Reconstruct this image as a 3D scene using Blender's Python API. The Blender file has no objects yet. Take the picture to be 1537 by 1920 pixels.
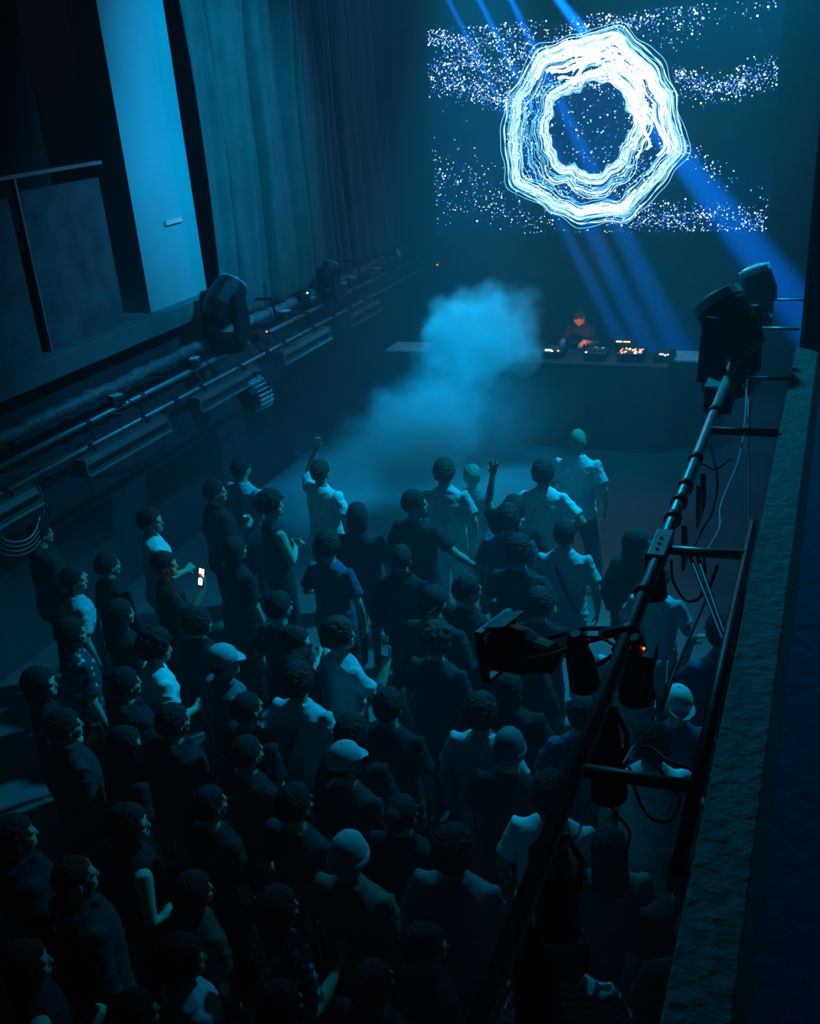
import bpy, bmesh, math, random
from mathutils import Vector, Matrix, noise
random.seed(7)
sc = bpy.context.scene
COL = sc.collection
PI = math.pi
R = math.radians

# ---------------------------------------------------------------- camera
CAM = Vector((0, 0, 5.2))
FPX, PCX, PCY = 1867.0, 768.5, 960.0
_y, _p, _r = R(23.98), R(23.81), R(4.41)
FW = Vector((-math.sin(_y) * math.cos(_p), math.cos(_y) * math.cos(_p), -math.sin(_p)))
_rt = Vector((math.cos(_y), math.sin(_y), 0))
_dn = FW.cross(_rt)
RT = math.cos(_r) * _rt + math.sin(_r) * _dn
DN = -math.sin(_r) * _rt + math.cos(_r) * _dn
cam = bpy.data.cameras.new('camera')
cam.sensor_fit = 'VERTICAL'; cam.sensor_height = 36.0; cam.lens = 36.0 * FPX / 1920.0
cam.clip_start = 0.05; cam.clip_end = 200
co = bpy.data.objects.new('camera', cam); COL.objects.link(co)
co.matrix_world = Matrix(((RT.x, -DN.x, -FW.x, CAM.x), (RT.y, -DN.y, -FW.y, CAM.y), (RT.z, -DN.z, -FW.z, CAM.z), (0, 0, 0, 1)))
sc.camera = co

def ray(px, py): return FW + (px - PCX) / FPX * RT + (py - PCY) / FPX * DN
def atz(px, py, z): v = ray(px, py); return CAM + v * ((z - CAM.z) / v.z)
def atx(px, py, x): v = ray(px, py); return CAM + v * ((x - CAM.x) / v.x)
def aty(px, py, y): v = ray(px, py); return CAM + v * ((y - CAM.y) / v.y)

# ---------------------------------------------------------------- exposure, world, render helpers
sc.view_settings.view_transform = 'Standard'; sc.view_settings.look = 'None'
sc.view_settings.exposure = 0.0; sc.view_settings.gamma = 1.0; sc.view_settings.use_curve_mapping = False
cy = sc.cycles
cy.use_denoising = True
cy.max_bounces = 4; cy.diffuse_bounces = 2; cy.glossy_bounces = 2; cy.transmission_bounces = 2
cy.volume_bounces = 0; cy.transparent_max_bounces = 6
cy.volume_step_rate = 2.0; cy.volume_max_steps = 96
cy.sample_clamp_indirect = 2.0
cy.use_adaptive_sampling = True; cy.adaptive_threshold = 0.03
w = bpy.data.worlds.new('ambient_fill'); sc.world = w; w.use_nodes = True
bg = w.node_tree.nodes['Background']
bg.inputs[0].default_value = (0.10, 0.36, 0.62, 1); bg.inputs[1].default_value = 0.0075  # added ambient light through the open top, lifts the dark tones

# ---------------------------------------------------------------- lamps of the hall, plus added fills
def aim(o, target):
    o.rotation_euler = (Vector(target) - o.location).to_track_quat('-Z', 'Y').to_euler()
def spot(name, loc, target, power, color, size, blend=0.5, radius=0.1):
    l = bpy.data.lights.new(name, 'SPOT'); l.energy = power; l.color = color
    l.spot_size = R(size); l.spot_blend = blend; l.shadow_soft_size = radius
    o = bpy.data.objects.new(name, l); COL.objects.link(o); o.location = loc; aim(o, target)
    return o
CYAN = (0.0, 0.44, 1.0); TEAL = (0.0, 0.54, 1.0); BLUE = (0.0, 0.17, 1.0)
spot('pillar_wash', (-0.6, 9.6, 9.0), (-7.2, 11.3, 4.8), 4300, CYAN, 38, 1.0)
spot('gallery_fill', (-1.6, 9.6, 8.6), (-7.0, 9.3, 2.4), 1500, CYAN, 42, 1.0)  # added unseen spot that brightens the left ledge, panels and rig
spot('smoke_wash', (-3.4, 12.0, 8.6), (-4.8, 11.8, 1.3), 12500, CYAN, 31, 1.0)
spot('crowd_key', (0.2, 11.6, 8.6), (-2.9, 7.0, 1.4), 6800, TEAL, 46, 1.0, 0.25)
spot('stage_fill', (-3.4, 10.8, 8.4), (-3.4, 13.9, 1.2), 750, TEAL, 50, 1.0, 0.2)  # added unseen spot to bring up the pale speaker tops
spot('balcony_fill', (-4.4, 10.4, 8.2), (-0.4, 5.6, 3.8), 1500, TEAL, 42, 1.0, 0.2)  # added unseen spot lifting the concrete edge and truss
for sx, tgt, e, d in ((785, atz(1215, 742, 0.0), 380000, 2.8), (845, atz(1258, 742, 0.0), 280000, 4.2), (905, atz(1312, 738, 0.0), 250000, 5.0), (962, aty(1560, 660, 13.0), 320000, 7.0)):
    spot('beam_lamp', aty(sx, -110, 13.2), tgt, e, BLUE, d, 0.9, 0.03)

# ---------------------------------------------------------------- materials
def nodes_of(m): return m.node_tree.nodes, m.node_tree.links
def mat(name, c, rough=0.6, metal=0.0, var=0.25, scale=6.0, bump=0.0, spec=0.4):
    m = bpy.data.materials.new(name); m.use_nodes = True
    n, l = nodes_of(m); b = n['Principled BSDF']
    tc = n.new('ShaderNodeTexCoord'); nz = n.new('ShaderNodeTexNoise')
    nz.inputs['Scale'].default_value = scale; nz.inputs['Detail'].default_value = 5
    l.new(tc.outputs['Object'], nz.inputs['Vector'])
    cr = n.new('ShaderNodeValToRGB')
    cr.color_ramp.elements[0].position = 0.3; cr.color_ramp.elements[1].position = 0.7
    cr.color_ramp.elements[0].color = tuple(x * (1 - var) for x in c) + (1,)
    cr.color_ramp.elements[1].color = tuple(min(1, x * (1 + var)) for x in c) + (1,)
    l.new(nz.outputs['Fac'], cr.inputs['Fac']); l.new(cr.outputs['Color'], b.inputs['Base Color'])
    b.inputs['Roughness'].default_value = rough; b.inputs['Metallic'].default_value = metal
    b.inputs['Specular IOR Level'].default_value = spec
    if bump:
        bp = n.new('ShaderNodeBump'); bp.inputs['Strength'].default_value = bump; bp.inputs['Distance'].default_value = 0.02
        l.new(nz.outputs['Fac'], bp.inputs['Height']); l.new(bp.outputs['Normal'], b.inputs['Normal'])
    return m
def glow(name, c, strength, sampled=False):
    m = bpy.data.materials.new(name); m.use_nodes = True
    n, l = nodes_of(m); n.clear()
    e = n.new('ShaderNodeEmission'); e.inputs[0].default_value = tuple(c) + (1,); e.inputs[1].default_value = strength
    o = n.new('ShaderNodeOutputMaterial'); l.new(e.outputs[0], o.inputs[0])
    m.cycles.emission_sampling = 'AUTO' if sampled else 'NONE'
    return m
M = {}
M['floor'] = mat('worn_floor', (0.10, 0.105, 0.11), 0.5, 0, 0.3, 1.3, 0.05)
M['black_wall'] = mat('black_wall', (0.018, 0.018, 0.02), 0.8, 0, 0.2, 3, 0.1)
M['dark_wall'] = mat('dark_plaster', (0.05, 0.055, 0.06), 0.85, 0, 0.25, 2.5, 0.2)
M['plaster'] = mat('painted_plaster', (0.46, 0.48, 0.49), 0.7, 0, 0.05, 2.0)
M['ledge'] = mat('ledge_paint', (0.16, 0.18, 0.18), 0.7, 0, 0.2, 3.0, 0.1)
M['panel'] = mat('balustrade_panel', (0.10, 0.12, 0.13), 0.6, 0, 0.35, 4.0, 0.1)
M['concrete'] = mat('rough_concrete', (0.20, 0.21, 0.20), 0.9, 0, 0.3, 24.0, 0.9)
M['carpet'] = mat('balcony_carpet', (0.085, 0.06, 0.12), 0.95, 0, 0.3, 20.0, 0.4)
M['curtain'] = mat('heavy_curtain', (0.13, 0.145, 0.135), 0.9, 0, 0.15, 3.0, 0.05, 0.1)
M['steel'] = mat('galvanised_pipe', (0.42, 0.45, 0.44), 0.42, 0.6, 0.2, 8.0)
M['black_metal'] = mat('black_metal', (0.022, 0.022, 0.024), 0.45, 0.3, 0.3, 9.0)
M['dark_steel'] = mat('dark_steel', (0.10, 0.11, 0.11), 0.5, 0.5, 0.3, 9.0)
M['grey_metal'] = mat('grey_metal', (0.28, 0.30, 0.31), 0.4, 0.5, 0.2, 8.0)
M['rubber'] = mat('cable_rubber', (0.02, 0.02, 0.02), 0.6, 0, 0.2, 12.0)
M['white_cable'] = mat('pale_cable', (0.6, 0.6, 0.58), 0.5, 0, 0.1, 12.0)
M['foil'] = mat('cable_wrap', (0.20, 0.22, 0.22), 0.5, 0.2, 0.4, 14.0, 0.6)
M['lens'] = mat('lamp_lens', (0.55, 0.62, 0.65), 0.15, 0.1, 0.1, 8.0, 0, 0.8)
M['booth'] = mat('booth_black', (0.03, 0.032, 0.034), 0.6, 0, 0.2, 4.0)
M['table_top'] = mat('pale_top', (0.72, 0.75, 0.75), 0.5, 0, 0.1, 4.0)
M['lit_edge_white'] = mat('lit_edge_white', (.8, .82, .82), .5, 0, .05, 5)  # white colour imitates light catching the lamp rims and fins
M['red_led'] = glow('red_indicator', (1, 0.08, 0.03), 6)
M['white_led'] = glow('white_indicator', (0.8, 0.95, 1), 6)
M['orange_led'] = glow('orange_indicator', (1, 0.35, 0.18), 4)
M['green_led'] = glow('green_indicator', (0.15, 1, 0.25), 2.5)
M['violet_led'] = glow('violet_indicator', (0.6, 0.55, 1), 3)

# ---------------------------------------------------------------- mesh builder
def V(*a): return Vector(a)
class MB:
    def __init__(s): s.v = []; s.f = []; s.mi = []; s.cur = 0
    def add(s, vs, fs):
        o = len(s.v); s.v += [Vector(v) for v in vs]
        for f in fs: s.f.append([o + i for i in f]); s.mi.append(s.cur)
        return s
    def box(s, c, d, rot=None):
        x, y, z = d[0] / 2, d[1] / 2, d[2] / 2
        vs = [Vector((a, b, e)) for a in (-x, x) for b in (-y, y) for e in (-z, z)]
        if rot: vs = [rot @ v for v in vs]
        c = Vector(c)
        return s.add([c + v for v in vs], [(0, 1, 3, 2), (4, 6, 7, 5), (0, 4, 5, 1), (2, 3, 7, 6), (0, 2, 6, 4), (1, 5, 7, 3)])
    def span(s, a, b): return s.box([(a[i] + b[i]) / 2 for i in range(3)], [abs(b[i] - a[i]) for i in range(3)])
    def loft(s, rings, cap=True):
        n = len(rings[0]); vs = []; fs = []
        for r in rings: vs += r
        for k in range(len(rings) - 1):
            for i in range(n):
                j = (i + 1) % n; fs.append((k * n + i, k * n + j, (k + 1) * n + j, (k + 1) * n + i))
        if cap:
            fs.append(tuple(range(n - 1, -1, -1))); b = (len(rings) - 1) * n; fs.append(tuple(b + i for i in range(n)))
        return s.add(vs, fs)
    def tube(s, path, r, n=10, flat=1.0, up=(0, 0, 1)):
        path = [Vector(p) for p in path]; rs = r if isinstance(r, (list, tuple)) else [r] * len(path)
        rings = []; prev = None
        for i, p in enumerate(path):
            t = (path[min(i + 1, len(path) - 1)] - path[max(i - 1, 0)]).normalized()
            if prev is None:
                u = Vector(up)
                if abs(u.dot(t)) > 0.95: u = Vector((0, 1, 0))
                a = (u - t * u.dot(t)).normalized()
            else: a = (prev - t * prev.dot(t)).normalized()
            prev = a; b = t.cross(a)
            rings.append([p + (a * math.cos(2 * PI * k / n) * flat + b * math.sin(2 * PI * k / n)) * rs[i] for k in range(n)])
        return s.loft(rings)
    def rings_z(s, rows, n=16):   # rows: (cx, cy, z, rx, ry)
        return s.loft([[Vector((x + a * math.cos(2 * PI * k / n), y + b * math.sin(2 * PI * k / n), z)) for k in range(n)] for x, y, z, a, b in rows])
    def ell(s, c, r, rot=None, nu=14, nv=9):
        c = Vector(c); rings = []
        for j in range(1, nv):
            th = PI * j / nv
            rg = []
            for k in range(nu):
                p = Vector((r[0] * math.sin(th) * math.cos(2 * PI * k / nu), r[1] * math.sin(th) * math.sin(2 * PI * k / nu), -r[2] * math.cos(th)))
                rg.append(c + (rot @ p if rot else p))
            rings.append(rg)
        return s.loft(rings)
    def xf(s, m, start=0):
        for i in range(start, len(s.v)): s.v[i] = m @ s.v[i]
        return s
    def mesh(s, name):
        me = bpy.data.meshes.new(name); me.from_pydata([tuple(v) for v in s.v], [], s.f); me.update()
        return me
    def build(s, name, mats=None, parent=None, smooth=False, bevel=0, loc=None):
        me = s.mesh(name)
        for m in (mats if isinstance(mats, (list, tuple)) else [mats]) if mats else []: me.materials.append(m)
        for p, i in zip(me.polygons, s.mi): p.material_index = i
        if smooth:
            for p in me.polygons: p.use_smooth = True
        bm = bmesh.new(); bm.from_mesh(me); bmesh.ops.recalc_face_normals(bm, faces=bm.faces); bm.to_mesh(me); bm.free()
        o = bpy.data.objects.new(name, me); COL.objects.link(o)
        if parent: o.parent = parent
        if loc is not None: o.location = loc
        if bevel:
            bv = o.modifiers.new('bevel', 'BEVEL'); bv.width = bevel; bv.segments = 2; bv.limit_method = 'ANGLE'
        return o
def tag(o, label, cat, group=None, kind=None):
    if label: o['label'] = label
    if cat: o['category'] = cat
    if group: o['group'] = group
    if kind: o['kind'] = kind
    return o
def empty(name, loc=(0, 0, 0), rz=0.0):
    o = bpy.data.objects.new(name, None); COL.objects.link(o); o.location = loc; o.rotation_euler = (0, 0, rz); o.empty_display_size = 0.1
    return o
def struct(o, label=None, cat=None):
    o['kind'] = 'structure'; tag(o, label, cat); return o

# ---------------------------------------------------------------- the setting
XL, YB, ZT = -7.2, 16.4, 9.5
struct(MB().span((-8.0, -5, -0.1), (3, 17, 0)).build('floor', M['floor']), 'dark worn dance floor under the crowd', 'floor')
struct(MB().span((-8.0, YB, 0), (3, YB + 0.2, ZT)).build('wall_back', M['black_wall']), 'black back wall behind the big screen', 'wall')
struct(MB().span((XL - 0.25, -5, 0), (XL, YB, 2.70)).build('wall_left', M['dark_wall']), 'dark lower left wall behind the lighting rig', 'wall')
struct(MB().span((XL - 1.2, -5, 2.7), (XL - 1.0, 9.3, ZT)).build('wall_left', M['black_wall']), 'black recess above the left ledge', 'wall')
struct(MB().span((XL - 0.25, 10.5, 2.7), (XL - 0.10, YB, ZT)).build('wall_left', M['black_wall']), 'black wall hidden behind the long curtain', 'wall')
struct(MB().span((2.6, -5, 0), (2.8, YB, ZT)).build('wall_right', M['black_wall']), 'dark right wall behind the balcony', 'wall')
# ledge of the far side gallery
struct(MB().span((XL - 1.0, -5, 2.66), (XL + 0.17, 10.52, 2.88)).build('trim_1', M['ledge'], bevel=0.01), 'painted ledge running along the left wall under the pale pillar', 'ledge')
pil = struct(MB().span((XL - 0.4, 9.34, 2.88), (XL, 10.51, ZT)).build('pillar', M['plaster']), 'broad pale plastered pillar washed in cyan light beside the curtain', 'pillar')
# small bright strip on the pillar
d0, d1 = atx(309, 418.5, XL + 0.012), atx(340, 410, XL + 0.012)
t = MB(); t.span((XL, d0.y, d0.z - 0.03), (XL + 0.03, d1.y, d0.z + 0.025)); o = t.build('wall_plate', M['lens'], bevel=0.004)
tag(o, 'small pale strip plate fixed low on the cyan pillar', 'wall plate')
# balustrade panels on the left gallery
rail = empty('balustrade', (XL - 0.03, 7.7, 2.88)); tag(rail, 'dark balustrade panel with a thin lit handrail on the left ledge', 'balustrade')
MB().span((-.02, .0, 0.0), (.02, 1.18, 1.54)).build('panel', M['panel'], rail, bevel=0.006)
MB().span((-.035, -2.6, 1.66), (.035, 1.26, 1.70)).build('handrail', M['grey_metal'], rail, bevel=0.004)
MB().span((-.02, -1.9, 0.0), (.02, -.16, 1.50)).build('panel', M['panel'], rail, bevel=0.006)
MB().span((-.028, -.035, 0.0), (.022, -.005, 1.68)).build('post', M['grey_metal'], rail)

# curtain
def curtain():
    y0, y1, z0, z1 = 10.54, 16.2, 2.40, ZT
    nu, nv = 420, 60; vs = []; fs = []
    for j in range(nv + 1):
        z = z0 + (z1 - z0) * j / nv
        for i in range(nu + 1):
            y = y0 + (y1 - y0) * i / nu
            lean = 0.10 * (z - z0) * math.sin(y * 0.9)
            q = y + lean * 0.5 + 0.12 * noise.noise(Vector((y * 0.7, z * 0.35, 3.1)))
            a = 0.060 * math.sin(q * 7.3) + 0.045 * math.sin(q * 13.1 + 1.0) + 0.025 * math.sin(q * 24.0 + 2.0 * math.sin(z * 0.6))
            a -= sum(0.16 * math.exp(-((q - c_) / .035) ** 2) for c_ in (11.1, 12.0, 13.05, 13.9, 14.6, 15.25))
            k = noise.noise(Vector((q * 1.5, z * 0.10, 9.0)))
            a += 0.10 * k + 0.03 * noise.noise(Vector((q * 5.0, z * 0.5, 1.0)))
            hem = 0.10 * math.sin(y * 1.3 + 0.6) if j == 0 else 0
            vs.append(Vector((XL + 0.10 + max(a, -.17), y, z + hem)))
    for j in range(nv):
        for i in range(nu):
            b = j * (nu + 1) + i; fs.append((b, b + 1, b + nu + 2, b + nu + 1))
    m = MB(); m.add(vs, fs); o = m.build('curtain', M['curtain'], smooth=True)
    sd = o.modifiers.new('thick', 'SOLIDIFY'); sd.thickness = 0.01
    return o
tag(curtain(), 'long heavy teal curtain hanging in folds on the left wall', 'curtain')

# near balcony on the right: slab, kick strip, carpet, pillar
ZB = 3.4
struct(MB().span((-0.187, -3, 2.95), (-0.052, 6.75, ZB)).build('trim_2', M['concrete'], bevel=0.006), 'rough concrete balcony edge on the right', 'ledge')
struct(MB().span((-0.052, -3, 2.95), (-0.018, 6.75, ZB + 0.004)).build('trim_3', M['black_metal']), 'black strip along the balcony edge', 'trim')
struct(MB().span((-0.018, -3, 2.95), (2.6, 6.75, ZB + 0.008)).build('floor', M['carpet']), 'dark violet carpeted balcony floor on the right', 'floor')
struct(MB().span((-0.160, 6.75, 0), (2.6, 7.3, ZT)).build('pillar', M['black_wall']), 'dark square pillar at the far end of the right balcony', 'pillar')
MBp = MB().span((-0.168, 6.742, ZB), (-0.146, 6.76, ZT)); struct(MBp.build('lit_edge_strip', M['concrete']), 'thin pale strip imitating the lit corner of the dark right pillar', 'trim')  # pale strip stands in for light along the pillar corner

# ---------------------------------------------------------------- LED screen
scr = empty('led_screen', (-3.6, 16.0, 2.66)); tag(scr, 'huge LED screen showing a glowing white energy ring and blue particles', 'screen')
SX0, SX1, SZ0, SZ1, SY = -6.22, -0.98, 2.66, 5.79, 16.0
off = Vector(scr.location)
def sp(px, py): return aty(px, py, SY)
RC = sp(1106, 246)
def panel_mat():
    m = bpy.data.materials.new('led_panel'); m.use_nodes = True
    n, l = nodes_of(m); n.clear()
    tc = n.new('ShaderNodeTexCoord'); nz = n.new('ShaderNodeTexNoise'); nz.inputs['Scale'].default_value = 0.9; nz.inputs['Detail'].default_value = 3
    l.new(tc.outputs['Object'], nz.inputs['Vector'])
    cr = n.new('ShaderNodeValToRGB'); cr.color_ramp.elements[0].position = 0.42; cr.color_ramp.elements[1].position = 0.75
    cr.color_ramp.elements[0].color = (0.0, 0.003, 0.012, 1); cr.color_ramp.elements[1].color = (0.0, 0.014, 0.07, 1)
    l.new(nz.outputs['Fac'], cr.inputs['Fac'])
    cc = n.new('ShaderNodeVectorMath'); cc.operation = 'DISTANCE'; cc.inputs[1].default_value = (RC.x - off.x, 0, RC.z - off.z); l.new(tc.outputs['Object'], cc.inputs[0])
    mr = n.new('ShaderNodeMapRange'); mr.interpolation_type = 'SMOOTHSTEP'; mr.inputs['From Min'].default_value = .3; mr.inputs['From Max'].default_value = 1.75; mr.inputs['To Min'].default_value = 1; mr.inputs['To Max'].default_value = 0
    l.new(cc.outputs['Value'], mr.inputs['Value'])
    mx = n.new('ShaderNodeMix'); mx.data_type = 'RGBA'; mx.blend_type = 'ADD'; l.new(mr.outputs[0], mx.inputs['Factor']); l.new(cr.outputs['Color'], mx.inputs['A']); mx.inputs['B'].default_value = (0, .018, .12, 1)
    e = n.new('ShaderNodeEmission'); l.new(mx.outputs['Result'], e.inputs[0]); e.inputs[1].default_value = 0.8
    o = n.new('ShaderNodeOutputMaterial'); l.new(e.outputs[0], o.inputs[0]); m.cycles.emission_sampling = 'NONE'
    return m
def S(v): return Vector(v) - off
MB().span(S((SX0, SY, SZ0)), S((SX1, SY + 0.12, SZ1))).build('panel', [panel_mat()], scr)
MB().span(S((SX0 - .03, SY + 0.02, SZ0 - .04)), S((SX1 + .03, SY + 0.16, SZ0))).build('frame', M['black_metal'], scr)
def ring_strands():
    rnd = random.Random(3)
    mb = MB()
    def strand(r0, amp, wid, t0, t1, ph, hot, ec=(0, 0), y=0.006):
        N = max(24, int(150 * (t1 - t0) / (2 * PI)))
        mb.cur = 0 if hot else 1
        pts = []
        for i in range(N + 1):
            th = t0 + (t1 - t0) * i / N
            r = r0
            for m_, a_, p_ in ((2, .35, ph[0]), (3, .5, ph[1]), (5, .6, ph[2]), (8, .55, ph[3]), (13, .35, ph[4]), (21, .18, ph[5])):
                r += amp * a_ * math.sin(m_ * th + p_)
            r += 0.008 * noise.noise(Vector((th * 9, r0 * 20, ph[0])))
            ww = wid * (0.6 + 0.6 * abs(noise.noise(Vector((th * 3, r0 * 31, 2.0)))) + .3)
            pts.append((th, r, ww))
        vs = []
        for th, r, ww in pts:
            for q in (r - ww, r + ww):
                vs.append(S((RC.x + ec[0] + 1.04 * q * math.cos(th), SY - y, RC.z + ec[1] + 1.07 * q * math.sin(th))))
        fs = [(2 * i, 2 * i + 1, 2 * i + 3, 2 * i + 2) for i in range(N)]
        mb.add(vs, fs)
    def fam(base): return [b + rnd.uniform(-.5, .5) for b in base]
    fo = [rnd.uniform(0, 6.28) for _ in range(6)]; fi = [rnd.uniform(0, 6.28) for _ in range(6)]
    for k in range(15): strand(1.17 + rnd.gauss(0, .065), .055, rnd.uniform(.004, .010), 0, 2 * PI, fam(fo), True, y=.006 + k * .0003)
    for k in range(20): strand(1.18 + rnd.gauss(0, .08), .07, rnd.uniform(.0025, .006), 0, 2 * PI, fam(fo), False, y=.012 + k * .0003)
    for k in range(11): strand(.66 + rnd.gauss(0, .05), .04, rnd.uniform(.004, .009), 0, 2 * PI, fam(fi), True, (0, .05), y=.018 + k * .0003)
    for k in range(16): strand(.70 + rnd.gauss(0, .07), .055, rnd.uniform(.0025, .005), 0, 2 * PI, fam(fi), False, (0, .05), y=.024 + k * .0003)
    for k in range(9): strand(.86 + rnd.gauss(0, .05), .06, rnd.uniform(.003, .007), rnd.uniform(3.6, 4.2), rnd.uniform(5.0, 6.5), fam(fi), k % 2 == 0, (0, .03), y=.029 + k * .0003)
    for k in range(44):                                   # the overexposed upper right of the ring
        c_ = rnd.uniform(-.1, 1.7); h_ = rnd.uniform(.3, .6)
        strand(rnd.uniform(.70, 1.14), .06, rnd.uniform(.012, .032), c_ - h_, c_ + h_, fam(fo if k % 2 else fi), True, y=.033 + k * .0002)
    for k in range(10):
        c_ = rnd.uniform(1.4, 2.1); strand(rnd.uniform(.98, 1.26), .05, rnd.uniform(.015, .03), c_ - .35, c_ + .35, fam(fo), True, y=.044 + k * .0002)
    for k in range(7):
        c_ = rnd.uniform(4.5, 5.3); strand(rnd.uniform(1.06, 1.20), .05, rnd.uniform(.008, .017), c_ - .4, c_ + .4, fam(fo), True, y=.047 + k * .0002)
    for k in range(14):
        c_ = rnd.uniform(2.5, 4.4); strand(rnd.uniform(.8, 1.12), .06, rnd.uniform(.002, .004), c_ - .6, c_ + .6, fam(fi), False, y=.05 + k * .0002)
    return mb
M['ring_hot'] = glow('ring_white', (0.75, 0.95, 1.0), 2.2, True)
M['ring_cool'] = glow('ring_cyan', (0.16, 0.62, 1.0), 1.6)
ring_strands().build('glowing_ring', [M['ring_hot'], M['ring_cool']], scr)
def particles():
    rnd = random.Random(11); mb = MB(); n_ = 0
    def dens(px, py):
        nn = noise.noise(Vector((px * .012, py * .035, 4.0))) + .5 * noise.noise(Vector((px * .05, py * .09, 8.0)))
        d = 0.0
        if px < 1080: d = max(d, math.exp(-((py - (95 + (px - 800) * .12)) / 48.0) ** 2) * (1.05 - (px - 800) / 420.0) + .25 * math.exp(-((py - 75) / 40.0) ** 2))
        if px < 960: d = max(d, .9 * math.exp(-((py - (145 + (px - 800) * .22)) / 22.0) ** 2))
        if 900 < px < 1180: d = max(d, .6 * math.exp(-((py - 85) / 45.0) ** 2))
        if px > 1060: d = max(d, .55 * math.exp(-((py - (60 - (px - 1060) * .17)) / 34.0) ** 2) * (1 if px < 1320 else .15))
        if px > 1262: d = max(d, .95 * math.exp(-((py - (150 + 18 * math.sin((px - 1262) * .022))) / 21.0) ** 2))
        if px > 1262: d = max(d, .36 * math.exp(-((py - (265 + (px - 1262) * .62)) / 20.0) ** 2) * (1 if px < 1375 else .2))
        if px > 1130: d = max(d, .85 * math.exp(-((py - (405 + (px - 1130) * .03)) / 22.0) ** 2))
        if px < 1050: d = max(d, .30 * math.exp(-((py - (345 + (px - 830) * .25)) / 45.0) ** 2))
        if px > 990: d = max(d, .35 * math.exp(-((py - 434) / 5.0) ** 2))
        rr = math.hypot(px - 1106, py - 246)
        if rr < 155: d = max(d, .5 if rr > 78 else .10)
        return d * (0.75 + 1.1 * nn)
    while n_ < 6500:
        px, py = rnd.uniform(797, 1468), rnd.uniform(-30, 441)
        if rnd.random() > dens(px, py): continue
        p = sp(px, py)
        if not (SX0 + .02 < p.x < SX1 - .02 and SZ0 + .02 < p.z < SZ1 - .02): continue
        r = rnd.uniform(.0045, .0115) * (1.6 if rnd.random() < .08 else 1)
        mb.cur = rnd.choice((0, 0, 1, 1, 2)) if r < .0115 else 0
        yo = .055 + (n_ % 10) * .0004
        a0 = rnd.uniform(0, 6)
        mb.add([S((p.x + r * math.cos(a0 + k * PI / 2.5), SY - yo, p.z + r * math.sin(a0 + k * PI / 2.5))) for k in range(5)], [(0, 1, 2, 3, 4)])
        n_ += 1
    return mb
pt = particles().build('particles', [glow('spark_white', (0.62, 0.82, 1), 3.0), glow('spark_blue', (0.10, 0.26, 1), 2.4), glow('spark_deep', (0.03, 0.10, 0.9), 1.8)], scr)
pt['kind'] = 'stuff'
# ---------------------------------------------------------------- DJ booth
def block(name, a, b, m, parent=None, bevel=.006, top=None):
    o = MB().span(a, b).build(name, m, parent, bevel=bevel); return o
bt = empty('dj_booth', (-3.6, 13.75, 0)); tag(bt, 'wide black DJ booth in front of the screen wall', 'booth')
BL, BR_ = atz(825, 655, 1.28).x, atz(1258, 676, 1.28).x
MB().span((BL + 3.6, -.30, 0), (BR_ + 3.6, -.26, 1.24)).build('front_panel', M['booth'], bt, bevel=.004)
MB().span((BL + 3.6, -.32, 1.24), (BR_ + 3.6, .45, 1.28)).build('worktop', M['booth'], bt, bevel=.004)
for xx in (BL + 3.62, BR_ + 3.58): MB().span((xx - .02, -.26, 0), (xx + .02, .42, 1.24)).build('side_panel', M['booth'], bt)
def speaker_box(p, w_, label):
    o = empty('speaker_cabinet', (p.x, p.y, 0)); tag(o, label, 'speaker')
    cb = MB().span((-w_ / 2, -.25, 0), (w_ / 2, .25, 1.27)).build('cabinet', M['booth'], o, bevel=.01)
    MB().span((-w_ / 2, -.25, 1.27), (w_ / 2, .25, 1.30)).build('top_board', M['table_top'], o, bevel=.005)
    MB().span((-w_ / 2 + .04, -.262, .06), (w_ / 2 - .04, -.25, 1.2)).build('grille', M['black_metal'], cb)
    return o
speaker_box(atz(772, 649, 1.30) + V(-.02, 0, 0), .66, 'tall black speaker cabinet with a pale top left of the DJ booth')
speaker_box(atz(1300, 667, 1.30) + V(.02, 0, 0), .60, 'tall black speaker cabinet with a pale top right of the DJ booth')
rs = MB().span((-5.8, 14.25, 0), (-1.4, 15.6, .12)).build('stage_riser', M['booth'], bevel=.01); tag(rs, 'low black riser behind the DJ booth', 'stage')
# decks and mixer on the worktop
def deck(px, py, w_, d_, h_, label, leds, name='dj_deck', platter=True):
    p = atz(px, py, 1.30); o = empty(name, (p.x, 13.85, 1.281)); tag(o, label, 'DJ equipment', None)
    bd = MB().span((-w_ / 2, -d_ / 2, 0), (w_ / 2, d_ / 2, h_)).build('body', M['black_metal'], o, bevel=.006)
    if platter:
        MB().rings_z([(0, .02, h_, .10, .10), (0, .02, h_ + .012, .10, .10), (0, .02, h_ + .014, .085, .085)], 24).build('jog_wheel', M['dark_steel'], bd)
    else:
        for i in range(5): MB().rings_z([((i - 2) * w_ / 6, .05, h_, .012, .012), ((i - 2) * w_ / 6, .05, h_ + .02, .010, .010)], 10).build('knob', M['dark_steel'], bd)
    for (lx, ly, sx_, m_) in leds:
        MB().span((lx - sx_, ly - .012, h_ - .002), (lx + sx_, ly + .012, h_ + .012)).build('indicator', M[m_], bd)
    return o
deck(1045, 655, .32, .36, .09, 'black DJ deck with a small white display beside the smoke', [(-.05, -.10, .05, 'white_led'), (.10, -.12, .012, 'orange_led'), (.02, -.16, .012, 'white_led')])
deck(1128, 654, .32, .36, .09, 'black DJ deck with green lights under the hands of the DJ', [(.05, .10, .03, 'green_led'), (-.03, .11, .025, 'green_led'), (-.12, -.15, .012, 'white_led')])
rl = random.Random(5)
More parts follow.
